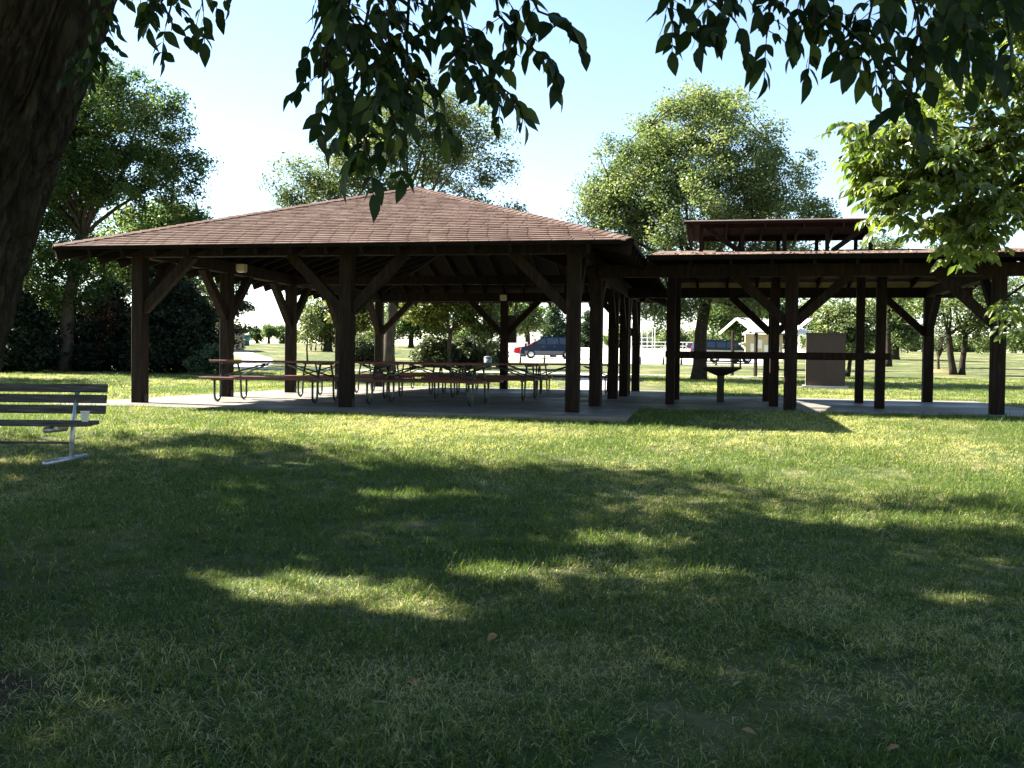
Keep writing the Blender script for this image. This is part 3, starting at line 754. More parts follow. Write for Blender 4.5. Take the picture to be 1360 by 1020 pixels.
BU = [(580, 57, 28, 26, 'round grey green shrub left of the young maple trunk'), (627, 58, 27, 27, 'round grey green shrub right of the young maple trunk'), (482, 66, 18, 24, 'dense green shrub right of the middle front post'), (657, 62, 14, 20, 'small dark shrub before the rear middle post')]
for i, (px, Y, w, h, lab) in enumerate(BU):
    b = gp(px, Y); s = 480.5+.0125*(px-680)
    tree('round_shrub', lab, b, [ell(b, px, s-h*.25, Y, w, h*.75), ell(b, px-w*.2, s-h*.6, Y, w*.7, h*.6), ell(b, px+w*.3, s-h*.5, Y, w*.6, h*.6)], .08, .5, 'lf_bush', 'bark', 230, 75, .42, .17, 90+i, 'round shrubs behind the shelter', 'bush', nlimb=5, shell=.35)
b = gp(648, 55)
tree('slender_tree', 'slender light green young tree next to the round shrubs', b, [ell(b,650,445,55,16,20), ell(b,656,425,55,14,18)], .07, 1.2, 'lf_ash', 'barklt', 60, 50, .4, .15, 97, nlimb=6)
def conifer(px, Y, ty, w, lab, seed):
    b = gp(px, Y); by = 480.5+.0125*(px-680)-(tz(Y)-.8)*FPX/Y; H = by-ty
    es = [ell(b, px, by-H*(.12+.15*k), Y, w*(1-.15*k), H*.12) for k in range(6)]
    tree('fir_tree', lab, b, es, .2, 1.5, 'lf_fir', 'bark', 200, 50, .8, .36, seed, 'firs beyond the parking lot', nlimb=6, flat=.5, shell=.4)
conifer(737, 140, 402, 26, 'pointed green fir standing behind the dark blue minivan', 101)
conifer(782, 150, 410, 13, 'narrow fir beyond the parking lot seen past the front right post', 102)
b = gp(700, 120)
tree('lot_tree', 'green tree over the ball field backstop beyond the parking lot', b, [ell(b,698,422,120,30,22), ell(b,672,418,120,30,24)], .3, 2.6, 'lf_oak', 'bark', 150, 65, 1.0, .36, 103, ybias=.15)
# right hand field trees
b = gp(1122, 48)
tree('field_maple', 'leafy tree with several stems right behind the brown cabinet', b, [ell(b,1105,425,48,36,32), ell(b,1140,420,48,34,34), ell(b,1120,455,48,40,16), ell(b,1150,450,48,18,26)], .11, 1.3, 'lf_cot', 'bark', 190, 60, .5, .16, 110, stems=[(0,0,-.4,0,1),(.15,.1,.3,.1,.9)], ybias=.15)
b = gp(1187, 94)
tree('conical_tree', 'wide conical tree in the middle of the right field', b, [ell(b,1190,445,94,34,18), ell(b,1187,420,94,26,18), ell(b,1195,400,94,20,18)], .45, 1.8, 'lf_cot', 'bark', 150, 50, 1.0, .34, 111, nlimb=8)
b = gp(1270, 54)
tree('twin_trunk_tree', 'field tree with two dark trunks leaning apart', b, [ell(b,1280,400,54,56,48), ell(b,1310,430,54,40,34), ell(b,1262,345,54,32,40), ell(b,1330,400,54,40,40), ell(b,1225,410,54,22,18)], .17, 2.2, 'lf_cot', 'bark', 240, 55, .62, .19, 112, stems=[(-.12,0,-.35,0,1),(.33,.05,.15,0,.9)], ybias=.1)
b = gp(1246, 60)
tree('sparse_sapling', 'small sparse grey tree with a mulch mound at its foot', b, [ell(b,1246,448,60,14,20), ell(b,1256,436,60,14,14)], .09, .9, 'lf_bush', 'barklt', 40, 26, .45, .14, 113, nlimb=12)
MBm = MB(); 
for i in range(3):
    rr = [.75, .55, .2][i]; MBm.v += [(rr*math.cos(a*.5236)*(1+.1*math.sin(3*a)), rr*math.sin(a*.5236), [-.02, .09, .16][i]) for a in range(12)]
MBm.f = [(i*12+k, i*12+(k+1) % 12, (i+1)*12+(k+1) % 12, (i+1)*12+k) for i in range(2) for k in range(12)]+[tuple(range(24, 36))]; MBm.m = [0]*len(MBm.f); MBm.sm = [True]*len(MBm.f)
o = MBm.build('mulch_mound', M['fallen']); o.location = gp(1246, 59.9); tag(o, 'small straw coloured mulch mound under the sparse grey tree', 'mulch')
b = gp(1180, 75)
tree('hazy_tree', 'light green tree top showing right of the raised vent roof', b, [ell(b,1165,335,75,30,22), ell(b,1185,330,75,16,16), ell(b,1180,380,75,50,40)], .2, 4, 'lf_ash', 'bark', 130, 55, .8, .26, 114, ybias=.1)
for i, (px, Y, w, h, lab) in enumerate([(1330, 190, 34, 20, 'broad tree at the far right edge of the field'), (1300, 210, 22, 14, 'far field edge tree left of the broad one'), (1215, 230, 26, 14, 'far field edge tree behind the rear right post'), (1150, 215, 22, 16, 'far field edge tree behind the leafy tree'), (890, 190, 22, 18, 'far tree beyond the lot left of the thick trunk'), (862, 200, 18, 16, 'far tree behind the ball field backstop'), (960, 180, 26, 16, 'far tree beyond the parked vehicle with the tan lower body'), (1015, 185, 24, 16, 'far tree behind the notice kiosk'), (1085, 225, 26, 18, 'far field edge tree behind the brown cabinet'), (1255, 240, 26, 15, 'far field edge tree behind the sparse grey tree'), (1275, 200, 16, 10, 'low far field edge tree behind the twin trunks'), (820, 195, 20, 18, 'far tree hidden between the shelter side posts'), (920, 205, 20, 16, 'far tree behind the thick cottonwood trunk'), (625, 180, 30, 20, 'far tree behind the round shrubs'), (500, 200, 26, 20, 'far tree behind the pale ash trunk'), (762, 175, 16, 22, 'far tree behind the front right shelter post'), (450, 190, 20, 16, 'far tree behind the middle front post'), (1360, 170, 26, 24, 'far tree at the field edge behind the right corner post')]):
    b = gp(px, Y); gy = 480.5+.0125*(px-680)-(tz(Y)-.8)*FPX/Y
    tree('field_edge_tree', lab, b, [ell(b, px, gy-h*.7, Y, w, h*.65), ell(b, px+w*.3, gy-h, Y, w*.6, h*.5), ell(b, px-w*.4, gy-h*.5, Y, w*.6, h*.4)], .3, 1.5, 'lf_cot', 'bark', 110, 45, 1.3, .5, 120+i, 'trees at the far field edge', nlimb=6)
b = gp(1030, 62)
tree('kiosk_tree', 'dark green tree filling the space behind the notice kiosk', b, [ell(b,1000,415,62,50,34), ell(b,1045,420,62,45,34), ell(b,960,420,62,36,28), ell(b,1020,445,62,50,16)], .2, 2, 'lf_oak', 'bark', 230, 75, .66, .22, 140)
b = Vector((4.5, -6.5, tz(-6.5)))  # added tree behind the camera, only there to block sky fill
tree('rear_blocker_tree', 'wide unseen tree added behind the viewpoint to dim the sky light', b, [(0,0,7.6,5,4.4,1.6), (-4.5,1.5,7.8,3.6,3.4,1.3), (1.5,5,7.4,3.6,3.2,1.2), (-8.5,1,7.6,3.6,3.2,1.2)], .36, 4.5, 'lf_near', 'bark', 420, 70, .8, .22, 141)
b = Vector((14.5, 3.5, tz(3.5)))  # unseen tree added at right to cut low sky light on the foreground
tree('right_blocker_tree', 'bushy unseen tree added right of the view to block low sky', b, [(0,0,5.2,3.6,3.6,3.0), (-1,-1,3.6,3,3,2)], .3, 2.4, 'lf_oak', 'bark', 200, 60, .9, .28, 142)
b = Vector((-9.5, -3.0, tz(-3)))  # another unseen addition, keeps horizon sky off the shaded grass
tree('left_blocker_tree', 'bushy unseen tree added left of and behind the viewpoint against sky light', b, [(0,0,5.6,4,4,3.0), (1,-1,3.6,3,3,2)], .3, 2.4, 'lf_oak', 'bark', 220, 60, .9, .28, 143)
# a tree out of frame at left whose shade falls on the lawn beside the shelter
b = Vector((-24, 33.5, tz(33.5)))
tree('lawn_tree', 'leafy tree standing left of the view beside the evergreens', b, [(0,0,7.5,4.2,4.2,3.0), (1.5,0,5.5,3,3,1.6)], .3, 3.6, 'lf_oak', 'bark', 170, 60, .9, .28, 130)
# shade tree out of frame at the left
b = Vector((-12.2, 12.6, tz(12.6)))
tree('neighbour_tree', 'tall shade tree left of the view beyond the park bench', b, [(0.6,-.4,7.6,4.8,4.4,2.2), (1.6,-2,6.6,3.4,3.0,1.4), (-1,1,9,3.5,3.5,2), (2.6,-3.6,7.2,2.6,2.4,1.2)], .34, 4.4, 'lf_near', 'bark', 360, 80, .75, .20, 131, gaps=True)

# ------------------------------------------------------------------ near leaning tree with hanging leaf sprays
def leaf_shape(seed, ln=1.0, wd=.50):
    rn = random.Random(seed); b = MB(); n = 6
    prof = [(0, .03), (.16, .62), (.36, 1.0), (.58, .92), (.80, .50), (1.0, .0)]
    fold = rn.uniform(.08, .55); curl = rn.uniform(-.05, .55); tw = rn.uniform(-.7, .7)
    vs = []
    for t, w in prof:
        y = t*ln; z = -curl*t*t*ln; hw = w*wd*ln/2; a = tw*t
        for s in (-1, 0, 1):
            x = s*hw; zz = z+abs(s)*fold*hw
            vs.append((x*math.cos(a)-(zz-z)*math.sin(a), y, z+x*math.sin(a)+(zz-z)*math.cos(a)))
    fs = []
    for i in range(n-1):
        k = 3*i; fs += [(k, k+1, k+4, k+3), (k+1, k+2, k+5, k+4)]
    b.add(vs, fs, 0, True); return b
def near_leaf_meshes(m, pre, val):
    out = []
    for s in range(8):
        me = leaf_shape(s+pre).mesh('leaf', M[m]); a = me.attributes.new('var', 'FLOAT', 'POINT')
        rn = random.Random(s*7+pre); v0 = min(1, max(0, val+(rn.uniform(-.36, .2) if s < 6 else .45))); a.data.foreach_set('value', [v0]*len(me.vertices)); out.append(me)
    return out
def leaf_matrix(p, d, nrm, s):
    d = d.normalized(); x = d.cross(nrm).normalized(); z = x.cross(d).normalized()
    return Matrix(((x.x*s, d.x*s, z.x*s, p.x), (x.y*s, d.y*s, z.y*s, p.y), (x.z*s, d.z*s, z.z*s, p.z), (0,0,0,1)))
def compound(p, d, rn, L, leaf, out, stems, droop=.8, pairs=3):
    "compound leaf: a rachis from p along d, bending down, with paired leaflets and one at the tip"
    d = d.normalized(); pts = [p.copy()]; q = p.copy(); n = 2*pairs
    for i in range(n):
        d = (d+Vector((0,0,-droop/n))).normalized(); q = q+d*(L/n); pts.append(q.copy())
    stems.append(pts)
    side = d.cross(Vector((0,0,1)))
    side = side.normalized() if side.length > .1 else Vector((1,0,0))
    for k in range(pairs):
        i = 2+2*k-1 if pairs > 1 else 1
        i = min(i, n); b = pts[i]; dd = (pts[i]-pts[i-1]).normalized()
        for s in (-1, 1):
            if rn.random() < .08: continue
            ld = (dd*.55+side*s*.75+Vector((rn.uniform(-.25,.25), rn.uniform(-.25,.25), rn.uniform(-.9,-.05)*droop)))
            nr = Vector((rn.gauss(0,.8), rn.gauss(0,.8)-.25, 1))
            out.append(leaf_matrix(b, ld, nr, leaf*rn.uniform(.6, 1.25)))
    ld = (pts[-1]-pts[-2]).normalized()+Vector((rn.uniform(-.2,.2), rn.uniform(-.2,.2), -.35*droop))
    out.append(leaf_matrix(pts[-1], ld, Vector((rn.gauss(0,.6), rn.gauss(0,.6)-.3, 1)), leaf*rn.uniform(.95, 1.25)))
def spread(root, mats_m, pre, val, leaves, nobj, rn, crown_v=None):
    "the nobj largest-looking leaves as objects, the rest joined"
    shapes = near_leaf_meshes(mats_m, pre, val); inv = Matrix.Translation(-Vector(root.location))
    eye = Vector((0, 0, EYE)); iv = CM.inverted()
    def key(m):
        p = m.translation; c = iv @ p
        if c.z > -.2: return -1
        u, w = c.x/-c.z*FPX, c.y/-c.z*FPX
        if abs(u) > PW/2 or abs(w) > PH/2: return -1
        return m.to_scale().y/(-c.z)
    leaves.sort(key=key, reverse=True)
    for m in leaves[:nobj]:
        o = link('leaf', shapes[rn.randrange(8)], root); o.matrix_local = inv @ m
    bs = [leaf_shape(s+pre) for s in range(8)]; V = []; F = []; var = []
    base = [np.array(b.v) for b in bs]
    for m in leaves[nobj:]:
        k = rn.randrange(8); A = np.array(inv @ m); n0 = len(V)*0
        V.append(base[k] @ A[:3, :3].T+A[:3, 3]); var.append(np.full(len(base[k]), min(1, max(0, val+rn.gauss(0, .28)))))
        F.append(bs[k].f)
    if V:
        me = bpy.data.meshes.new('foliage'); nv = len(base[0])
        fs = [tuple(i+nv*j for i in f) for j, g in enumerate(F) for f in g]
        me.from_pydata(np.concatenate(V).tolist(), [], fs); a = me.attributes.new('var', 'FLOAT', 'POINT'); a.data.foreach_set('value', np.concatenate(var).astype(np.float32))
        me.materials.append(M[mats_m]); me.polygons.foreach_set('use_smooth', [True]*len(fs)); me.update()
        tag(link('foliage', me, root), kind='stuff')

def leaning_tree():
    rn = random.Random(21)
    base = Vector((-3.85, 5.5, tz(5.5))); t = empty('leaning_tree', base)
    tag(t, 'big leaning ash tree with thick furrowed trunk and branches hanging over the view', 'tree')
    # trunk with furrowed bark relief
    path = [(-3.95,5.5,-.75),(-3.74,5.5,-.35),(-3.50,5.5,.1),(-3.26,5.5,.6),(-3.12,5.5,1.1),(-2.96,5.5,1.6),(-2.78,5.5,2.1),(-2.60,5.5,2.6),(-2.42,5.48,3.1),(-2.28,5.45,3.6)]
    rad = [.60,.47,.40,.37,.35,.345,.34,.335,.32,.30]
    P = [Vector(p) for p in path]; n = 220; rings = 260; vs = []
    for i in range(rings):
        s = i/(rings-1)*(len(P)-1); k = min(int(s), len(P)-2); f = s-k
        f2 = f*f*(3-2*f); c = P[k].lerp(P[k+1], f); r = rad[k]+(rad[k+1]-rad[k])*f
        for j in range(n):
            a = 2*math.pi*j/n; q = Vector((math.cos(a), math.sin(a), 0))
            wx = .25*mnoise.noise((q.x*3, q.y*3, c.z*2.2))
            w = mnoise.noise(((q.x+wx)*6.5, (q.y+wx)*6.5, c.z*1.5)); w2 = mnoise.noise(((q.x-wx)*14, (q.y+wx)*14, c.z*4.2+9)); w3 = mnoise.noise((q.x*34, q.y*34, c.z*13))
            d = .050*min(1, abs(w)*3.2)+.022*min(1, abs(w2)*3)+.010*w3-.045+.035*mnoise.noise((q.x*1.6, q.y*1.6, c.z*.8+4))
            vs.append(c+q*(r+d)-base)
    fs = [(i*n+j, i*n+(j+1) % n, (i+1)*n+(j+1) % n, (i+1)*n+j) for i in range(rings-1) for j in range(n)]
    MB().add(vs, fs, 0, True).build('trunk', M['bark'], t)
    # limbs above the frame
    limbs = [[(-2.3,5.45,3.5),(-1.6,4.9,4.0),(-.7,4.1,4.0),(.2,3.4,3.55),(.9,3.0,3.1),(1.5,2.75,2.75),(1.95,2.6,2.45)],
             [(-2.3,5.45,3.5),(-2.0,4.7,4.1),(-1.6,3.9,4.0),(-1.1,3.3,3.4),(-.6,3.0,2.9)],
             [(-2.3,5.45,3.5),(-2.9,6.4,4.7),(-3.8,7.6,5.6),(-5,8.8,6.4),(-6.2,9.8,7.0)],
             [(-2.3,5.45,3.5),(-1.9,6.2,4.9),(-1.7,7.0,6.1),(-1.9,7.8,7.2)],
             [(-2.3,5.45,3.5),(-3.2,5.2,4.8),(-4.6,5.2,6.0),(-6.2,5.6,6.9),(-7.6,6.2,7.4)],
             [(-2.3,5.45,3.5),(-2.4,4.6,4.8),(-2.9,3.6,6.0),(-3.6,2.6,6.8)]]
    for l in limbs:
        m = len(l); MB().tube([Vector(p)-base for p in l], [.19*(1-.84*i/(m-1)) for i in range(m)], 10).build('limb', M['bark'], t)
    # hanging twigs, given where they hang in view and at what distance
    def tw(pts, Y): return [at(px, py, Y if not hasattr(Y, '__len__') else Y[0]+(Y[1]-Y[0])*i/max(1, len(pts)-1)) for i, (px, py) in enumerate(pts)]
    tws = [([(500,-40),(480,60),(468,130),(485,185),(492,215)],(3.3,3.0)), ([(440,-40),(428,25),(412,55)],3.3), ([(545,-40),(540,60),(545,120),(575,145)],(3.3,3.1)),
           ([(600,-40),(620,60),(650,105),(682,128)],(3.3,3.0)), ([(690,-40),(715,15),(748,28)],3.2), ([(655,-40),(662,20),(700,60),(722,75)],3.2),
           ([(565,-40),(585,20),(600,40)],3.3), ([(450,10),(430,80),(428,125)],3.1), ([(520,-40),(515,40),(520,110)],3.2), ([(475,-40),(455,40),(450,90)],3.3), ([(430,-30),(470,20),(500,60),(520,80)],3.1),
           ([(500,90),(520,150),(528,185)],3.0),
           ([(235,-40),(228,5),(220,35)],3.6), ([(275,-40),(268,-5),(270,15)],3.6), ([(190,-40),(195,-5)],3.6), ([(150,-30),(135,40),(125,85)],4.9), ([(120,40),(108,90)],5.0),
           ([(905,-40),(893,-7),(893,18)],3.0), ([(930,-40),(950,-4),(978,30)],2.9), ([(1035,-40),(1022,13),(1018,50)],2.9), ([(1030,-40),(1080,-2),(1135,48),(1180,88),(1212,138)],(3.0,2.8)),
           ([(1085,3),(1078,48)],2.9), ([(1150,-40),(1158,8),(1148,50)],2.9), ([(1200,-40),(1218,18),(1226,63)],2.8), ([(1270,-40),(1278,18),(1285,68)],2.8), ([(1345,-40),(1335,8),(1340,48)],2.9),
           ([(1115,-40),(1108,-2)],3.0), ([(980,-40),(968,-7)],3.0), ([(1240,-40),(1252,-2),(1256,28)],3.1), ([(1310,-40),(1312,8),(1306,48)],3.0), ([(1180,-30),(1190,8)],3.2), ([(1300,-40),(1345,-12),(1370,28)],3.2)]
    leaves = []; stems = []; twig_paths = []
    L0 = [Vector(p) for l in limbs[:2] for p in l[1:]]
    for pts, Y in tws:
        p = tw(pts, Y)
        if pts[0][1] < -20:
            s = min(L0, key=lambda q: (q-p[0]).length); p = [s, s.lerp(p[0], .55)+Vector((0,0,.10))]+p
        twig_paths.append(p)
        k0 = len(p)-len(pts)
        for i in range(k0, len(p)-1):
            a, b = p[i], p[i+1]; n = max(1, round((b-a).length/.036))
            for j in range(n):
                q = a.lerp(b, (j+rn.random()*.6)/n); d = (b-a).normalized()
                az = rn.uniform(0, 6.283); sd = Vector((math.cos(az), .8*math.sin(az), 0))
                compound(q, d*.35+sd, rn, rn.uniform(.085,.135), rn.uniform(.048,.078), leaves, stems, rn.uniform(.5,1.3), rn.choice((2,3,3)))
        compound(p[-1], (p[-1]-p[-2])+Vector((0,0,-.02)), rn, .11, .068, leaves, stems, 1.0, 3)
    for p in twig_paths: MB().tube([q-base for q in p], [.0075*(1-.62*i/(len(p)-1)) for i in range(len(p))], 6).build('twig', M['twig'], t)
    b = MB()
    for s in stems: b.tube([q-base for q in s[::2]], .0014, 4, cap=False)
    tag(b.build('leaf_stalks', M['twig'], t), kind='stuff')
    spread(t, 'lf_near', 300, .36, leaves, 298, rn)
    # the main crown high above, out of view, that shades the lawn
    rng = np.random.default_rng(77)
    ells = [(-4.2,6.8,6.6,3.6,3.4,1.1), (-6.6,8.6,7.2,3.2,3.0,1.2), (-3.0,8.2,7.4,2.6,2.4,1.1), (-6.6,5.6,7.2,3.0,2.6,1.1), (-3.2,3.2,6.8,2.8,2.4,1.0), (-4.8,7.2,8.8,4.0,3.6,1.2), (-1.6,4.6,5.4,2.0,1.8,.7), (-8.4,7.2,7.8,2.2,2.4,1.0), (-6,3,8,3,2.6,1.2), (-6.6,11.3,7.6,2.8,2.6,.9), (-3.9,10.4,7.3,2.4,2.1,.8), (-1.4,8.2,7.2,2.0,2.0,.8), (-8.6,12.6,7.9,2.4,2.2,.8), (0,2,6.6,3,3,1.0), (2.6,3.4,6.8,2.4,2.6,1.0), (-2,-1,6.8,3.6,2.6,1.1), (-9.4,7.0,7.6,2.6,2.6,.9), (-9.8,7.8,7.5,2.2,1.8,.6), (-10.6,6.6,7.6,2.0,1.8,.6), (-7.6,6.9,7.5,2.2,1.8,.6), (-9.6,4.6,7.8,2.6,2.4,.9), (-7.5,3.2,7.2,2.6,2.2,.9), (-5,4.6,6.9,2.6,2.4,.9), (-7.2,9.8,8.4,2.8,2.6,.8), (2.5,-.5,7,3,2.6,1)]
    pos, k, cc = crown_points(ells, 1230, 85, .64, rng, .6, .55)
    ok = np.ones(len(pos), bool)
    top = EYE+.385*np.maximum(pos[:, 1], 0)+.15       # crown stays clear of the low sprays
    ok &= pos[:, 2] > top
    ok &= crown_gaps(pos, rng)
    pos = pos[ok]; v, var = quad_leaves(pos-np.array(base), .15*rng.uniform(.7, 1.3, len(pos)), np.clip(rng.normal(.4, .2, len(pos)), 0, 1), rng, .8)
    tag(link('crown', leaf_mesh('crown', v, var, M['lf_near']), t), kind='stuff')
    bb = MB(); al = [Vector(p) for l in limbs[2:] for p in l[1:]]
    for i in range(0, len(cc), 4):
        e = Vector(cc[i])
        if e.z < EYE+.385*e.y+.3: continue
        s = min(al, key=lambda q: (q-e).length); bb.tube([q-base for q in wander(s, e, 4, .05, rn)], [.035,.028,.02,.014,.006], 5)
    bb.build('branches', M['bark'], t)
leaning_tree()

def sunny_tree():
    rn = random.Random(31); base = Vector((9.6, 11.2, tz(11.2))); t = empty('sunlit_tree', base)
    tag(t, 'sunlit leafy ash crown reaching in over the cooking shelter roof', 'tree')
    MB().tube([Vector(p)-base for p in ((9.6,11.2,-.5),(9.6,11.2,.4),(9.5,11.2,1.6),(9.35,11.1,2.8),(9.2,11.0,3.8))], [.36,.27,.24,.22,.19], 14).build('trunk', M['bark'], t)
    Y = 10.6
    tips = []
    def area(px, py, rx, ry, n, y0=Y, dy=.8):
        for _ in range(n):
            a = rn.uniform(0, 6.283); r = rn.random()**.5
            tips.append(at(px+rx*r*math.cos(a), py+ry*r*math.sin(a), y0+rn.uniform(-dy, dy)))
    area(1215, 215, 85, 60, 60); area(1290, 170, 80, 90, 75); area(1325, 270, 45, 55, 38); area(1250, 285, 60, 35, 26); area(1150, 180, 45, 25, 16); area(1160, 245, 30, 20, 9)
    area(1175, 292, 18, 14, 4); area(1320, 60, 70, 80, 40); area(1290, 335, 34, 14, 12); area(1356, 400, 12, 60, 5); area(1420, 180, 70, 130, 46); area(1420, 50, 80, 120, 40); area(1300, -60, 110, 60, 40)
    for _ in range(60): tips.append(Vector((rn.gauss(9.2, 1.3), rn.gauss(11.6, 1.5), rn.uniform(3.8, 7.0))))
    limbs = []
    for e in [at(1200, 200, Y), at(1160, 250, Y), at(1250, 120, Y), at(1300, 300, Y), at(1330, 400, Y), at(1300, 20, Y), (9.0, 12.4, 6.4), (10.2, 11.0, 6.2), (8.4,12.6,5.0)]:
        e = Vector(e); p = wander((9.22, 11.0, 3.6), e, 7, .03, rn)
        MB().tube([q-base for q in p], [.085*(1-.88*i/7) for i in range(8)], 7).build('limb', M['bark'], t); limbs.append(p)
    lp = [q for l in limbs for q in l[1:]]
    leaves = []; stems = []; b = MB()
    for e in tips:
        s = min(lp, key=lambda q: (q-e).length); p = wander(s, e, 4, .05, rn)
        b.tube([q-base for q in p], [.010,.008,.006,.005,.003], 5)
        for j in range(3):
            q = p[2+min(j, 2)] if j < 3 else e; 
            for _ in range(2):
                az = rn.uniform(0, 6.283); compound(q, Vector((math.cos(az)-.35, math.sin(az), .15)), rn, rn.uniform(.15,.23), rn.uniform(.070,.125), leaves, stems, rn.uniform(.35,.9), 3)
    b.build('branches', M['twig'], t)
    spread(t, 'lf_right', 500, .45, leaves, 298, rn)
sunny_tree()

# ------------------------------------------------------------------ kiosk, cabinet, house, bins
def kiosk():
    p = gp(1014, 46); A = R(30); t = empty('notice_kiosk', p, A)
    tag(t, 'small notice kiosk with pale gable roof and posted papers', 'kiosk')
    w, L = 1.15, 3.3; ze, za = 1.95, 2.62
    for x in (-L/2+.45, L/2-.45):
        for y in (-.75, .75): MB().bar((x, y, -.1), (x, y, ze+.16), .12, .12, (0,1,0), .006).build('post', M['timber'], t)
    T = .05
    for s in (-1, 1):
        v = [(-L/2, s*w, ze), (L/2, s*w, ze), (L/2, 0, za), (-L/2, 0, za)]
        v = v+[(x, y, z+T) for x, y, z in v]; f = [(0,1,2,3),(7,6,5,4),(0,4,5,1),(1,5,6,2),(3,2,6,7),(0,3,7,4)]
        if s > 0: f = [tuple(reversed(g)) for g in f]
        MB().add(v, f).build('roof_panel', M['roofwhite'], t)
    for x in (-L/2+.3, L/2-.3):
        MB().prism([(-w*.86, ze+.02), (w*.86, ze+.02), (0, za-.06)], -.02, .02).build('gable_board', M['deck'], t)
        o = t.children[-1]; o.rotation_euler = (0, 0, R(90)); o.location = (x, 0, 0)
    for x in (-L/2-.013, L/2+.013):
        for s in (-1, 1): MB().bar((x, s*w, ze+.005), (x, s*.01, za+.005), .024, .12).build('barge_board', M['white'], t)
    bd = MB().box((-L/2+.5, -.03, .95), (L/2-.5, .03, 1.95)).build('notice_board', M['cream'], t)
    for k, (x, z, a, b_) in enumerate([(-.85,1.15,.26,.36), (-.45,1.3,.3,.4), (0,1.1,.28,.36), (.4,1.35,.36,.3), (.75,1.12,.22,.3)]):
        for s in (-1, 1): MB().box((x, s*.034-.003, z), (x+a, s*.034+.003, z+b_)).build('paper', M['paper'], bd)
    MB().box((-L/2+.4, -.05, .85), (L/2-.4, .05, .95)).build('board_rail', M['timber'], t)
    MB().box((-1.9, -1.2, -.03), (1.9, 1.2, .03)).build('concrete_pad', M['pave'], t)
kiosk()
def cabinet():
    p = gp(1096, 34.8); t = empty('utility_cabinet', p, R(-16)); tag(t, 'tall brown metal utility cabinet standing on the grass behind the cooking shelter', 'cabinet')
    MB().box((-.645, -.5, .06), (.645, .5, 1.83)).build('body', [M['shedpaint']], t)
    MB().box((-.67, -.53, 1.83), (.67, .53, 1.87)).build('top', M['shedpaint'], t)
    MB().box((-.652, -.49, .07), (-.648, .49, 1.82)).build('sunlit_side', M['shed_lit_side'], t)  # sun-facing side of the brown cabinet, its sunlight painted as a cream sheet
    for x in (-.635, .005): 
        d = MB().box((x, -.513, .09), (x+.63, -.503, 1.80)).build('door', M['shedpaint'], t)
        MB().box((x+(.53 if x < -.1 else .06), -.528, .95), (x+(.57 if x < -.1 else .10), -.514, 1.1)).build('handle', M['blacksteel'], d)
    MB().box((-.75, -.62, -.05), (.75, .62, .06)).build('plinth', M['pave'], t)
cabinet()
sheet('bare_patch', [((9.4,32.6),(11.2,32.2)), ((9.6,33.4),(11.9,33.1)), ((10.0,34.0),(12.3,33.9))], M['dirt'], .006, 'worn bare soil patch in front of the brown cabinet', 'soil')
def house():
    p = gp(283, 95); t = empty('distant_house', p, R(20)); tag(t, 'small tan house with brown gable roof beyond the evergreens', 'house')
    MB().prism([(-2.6,-.3),(2.6,-.3),(2.6,1.9),(0,3.2),(-2.6,1.9)], -3, 3).build('wall', M['housewall'], t)
    for s in (-1, 1):
        v = [(s*2.95,-3.3,1.72),(s*2.95,3.3,1.72),(0,3.3,3.22),(0,-3.3,3.22)]; v += [(x,y,z+.12) for x,y,z in v]
        f = [(0,1,2,3),(7,6,5,4),(0,4,5,1),(1,5,6,2),(3,2,6,7),(0,3,7,4)]
        MB().add(v, f if s < 0 else [tuple(reversed(g)) for g in f]).build('roof', M['houseroof'], t)
    for x in (-1.4, .7):
        w = MB().box((x,-3.03,.8),(x+.8,-3.004,1.7)).build('window', M['glass'], t); MB().box((x-.06,-3.05,.72),(x+.86,-3.03,.8)).build('sill', M['white'], w)
house()
def bin_(name, px, Y, w, h, m, label):
    t = empty(name, gp(px, Y)); tag(t, label, 'bin')
    b = MB(); n = 16; prof = [(w*.42, 0), (w*.5, h*.85)]
    b.tube([(0,0,-.02),(0,0,h*.86)], [w*.42, w*.5], n); b.build('barrel', M[m], t)
    MB().tube([(0,0,h*.86),(0,0,h*.93),(0,0,h)], [w*.54, w*.5, w*.18], n).build('lid', M['grey' if m == 'paleteal' else m], t)
bin_('litter_bin', 648, 52, .42, .72, 'paleteal', 'pale teal litter bin by the slender young tree')
bin_('litter_bin', 323, 118, 1.6, 1.3, 'teal', 'dark teal bin beside the far footpath')

# ------------------------------------------------------------------ bollards, backstop, fence
def bollard0():
    t = empty('bollard', (0,0,0)); b = MB()
    b.tube([(0,0,-.05),(0,0,.50),(0,0,.56)], [.085,.085,.055], 10); b.build('post', M['bollard'], t)
    MB().tube([(0,0,.41),(0,0,.45)], .088, 10).build('band', M['white'], t); return t
b0 = bollard0(); first = True
for px, Y, lab, g in [(691,72,'timber bollard in front of the minivan headlight','a'), (723,72,'timber bollard before the middle of the minivan','a'), (850,72,'timber bollard just right of the last post of the picnic shelter','a'), (881,72,'timber bollard left of the inner post that carries the rail','a'), (905,72,'timber bollard left of the thick cottonwood trunk','a'), (951,72,'timber bollard in front of the blue and tan vehicle','a'), (413,100,'short timber post on the far grass behind the thin sapling','b'), (419,100,'short timber post on the far grass behind the thin sapling','b'), (427,100,'short timber post on the far grass behind the thin sapling','b')]:
    o = b0 if first else copy_tree(b0); first = False
    o.location = gp(px, Y)
    tag(o, lab, 'bollard', 'bollards along the lot' if g == 'a' else 'bollards on the far grass')
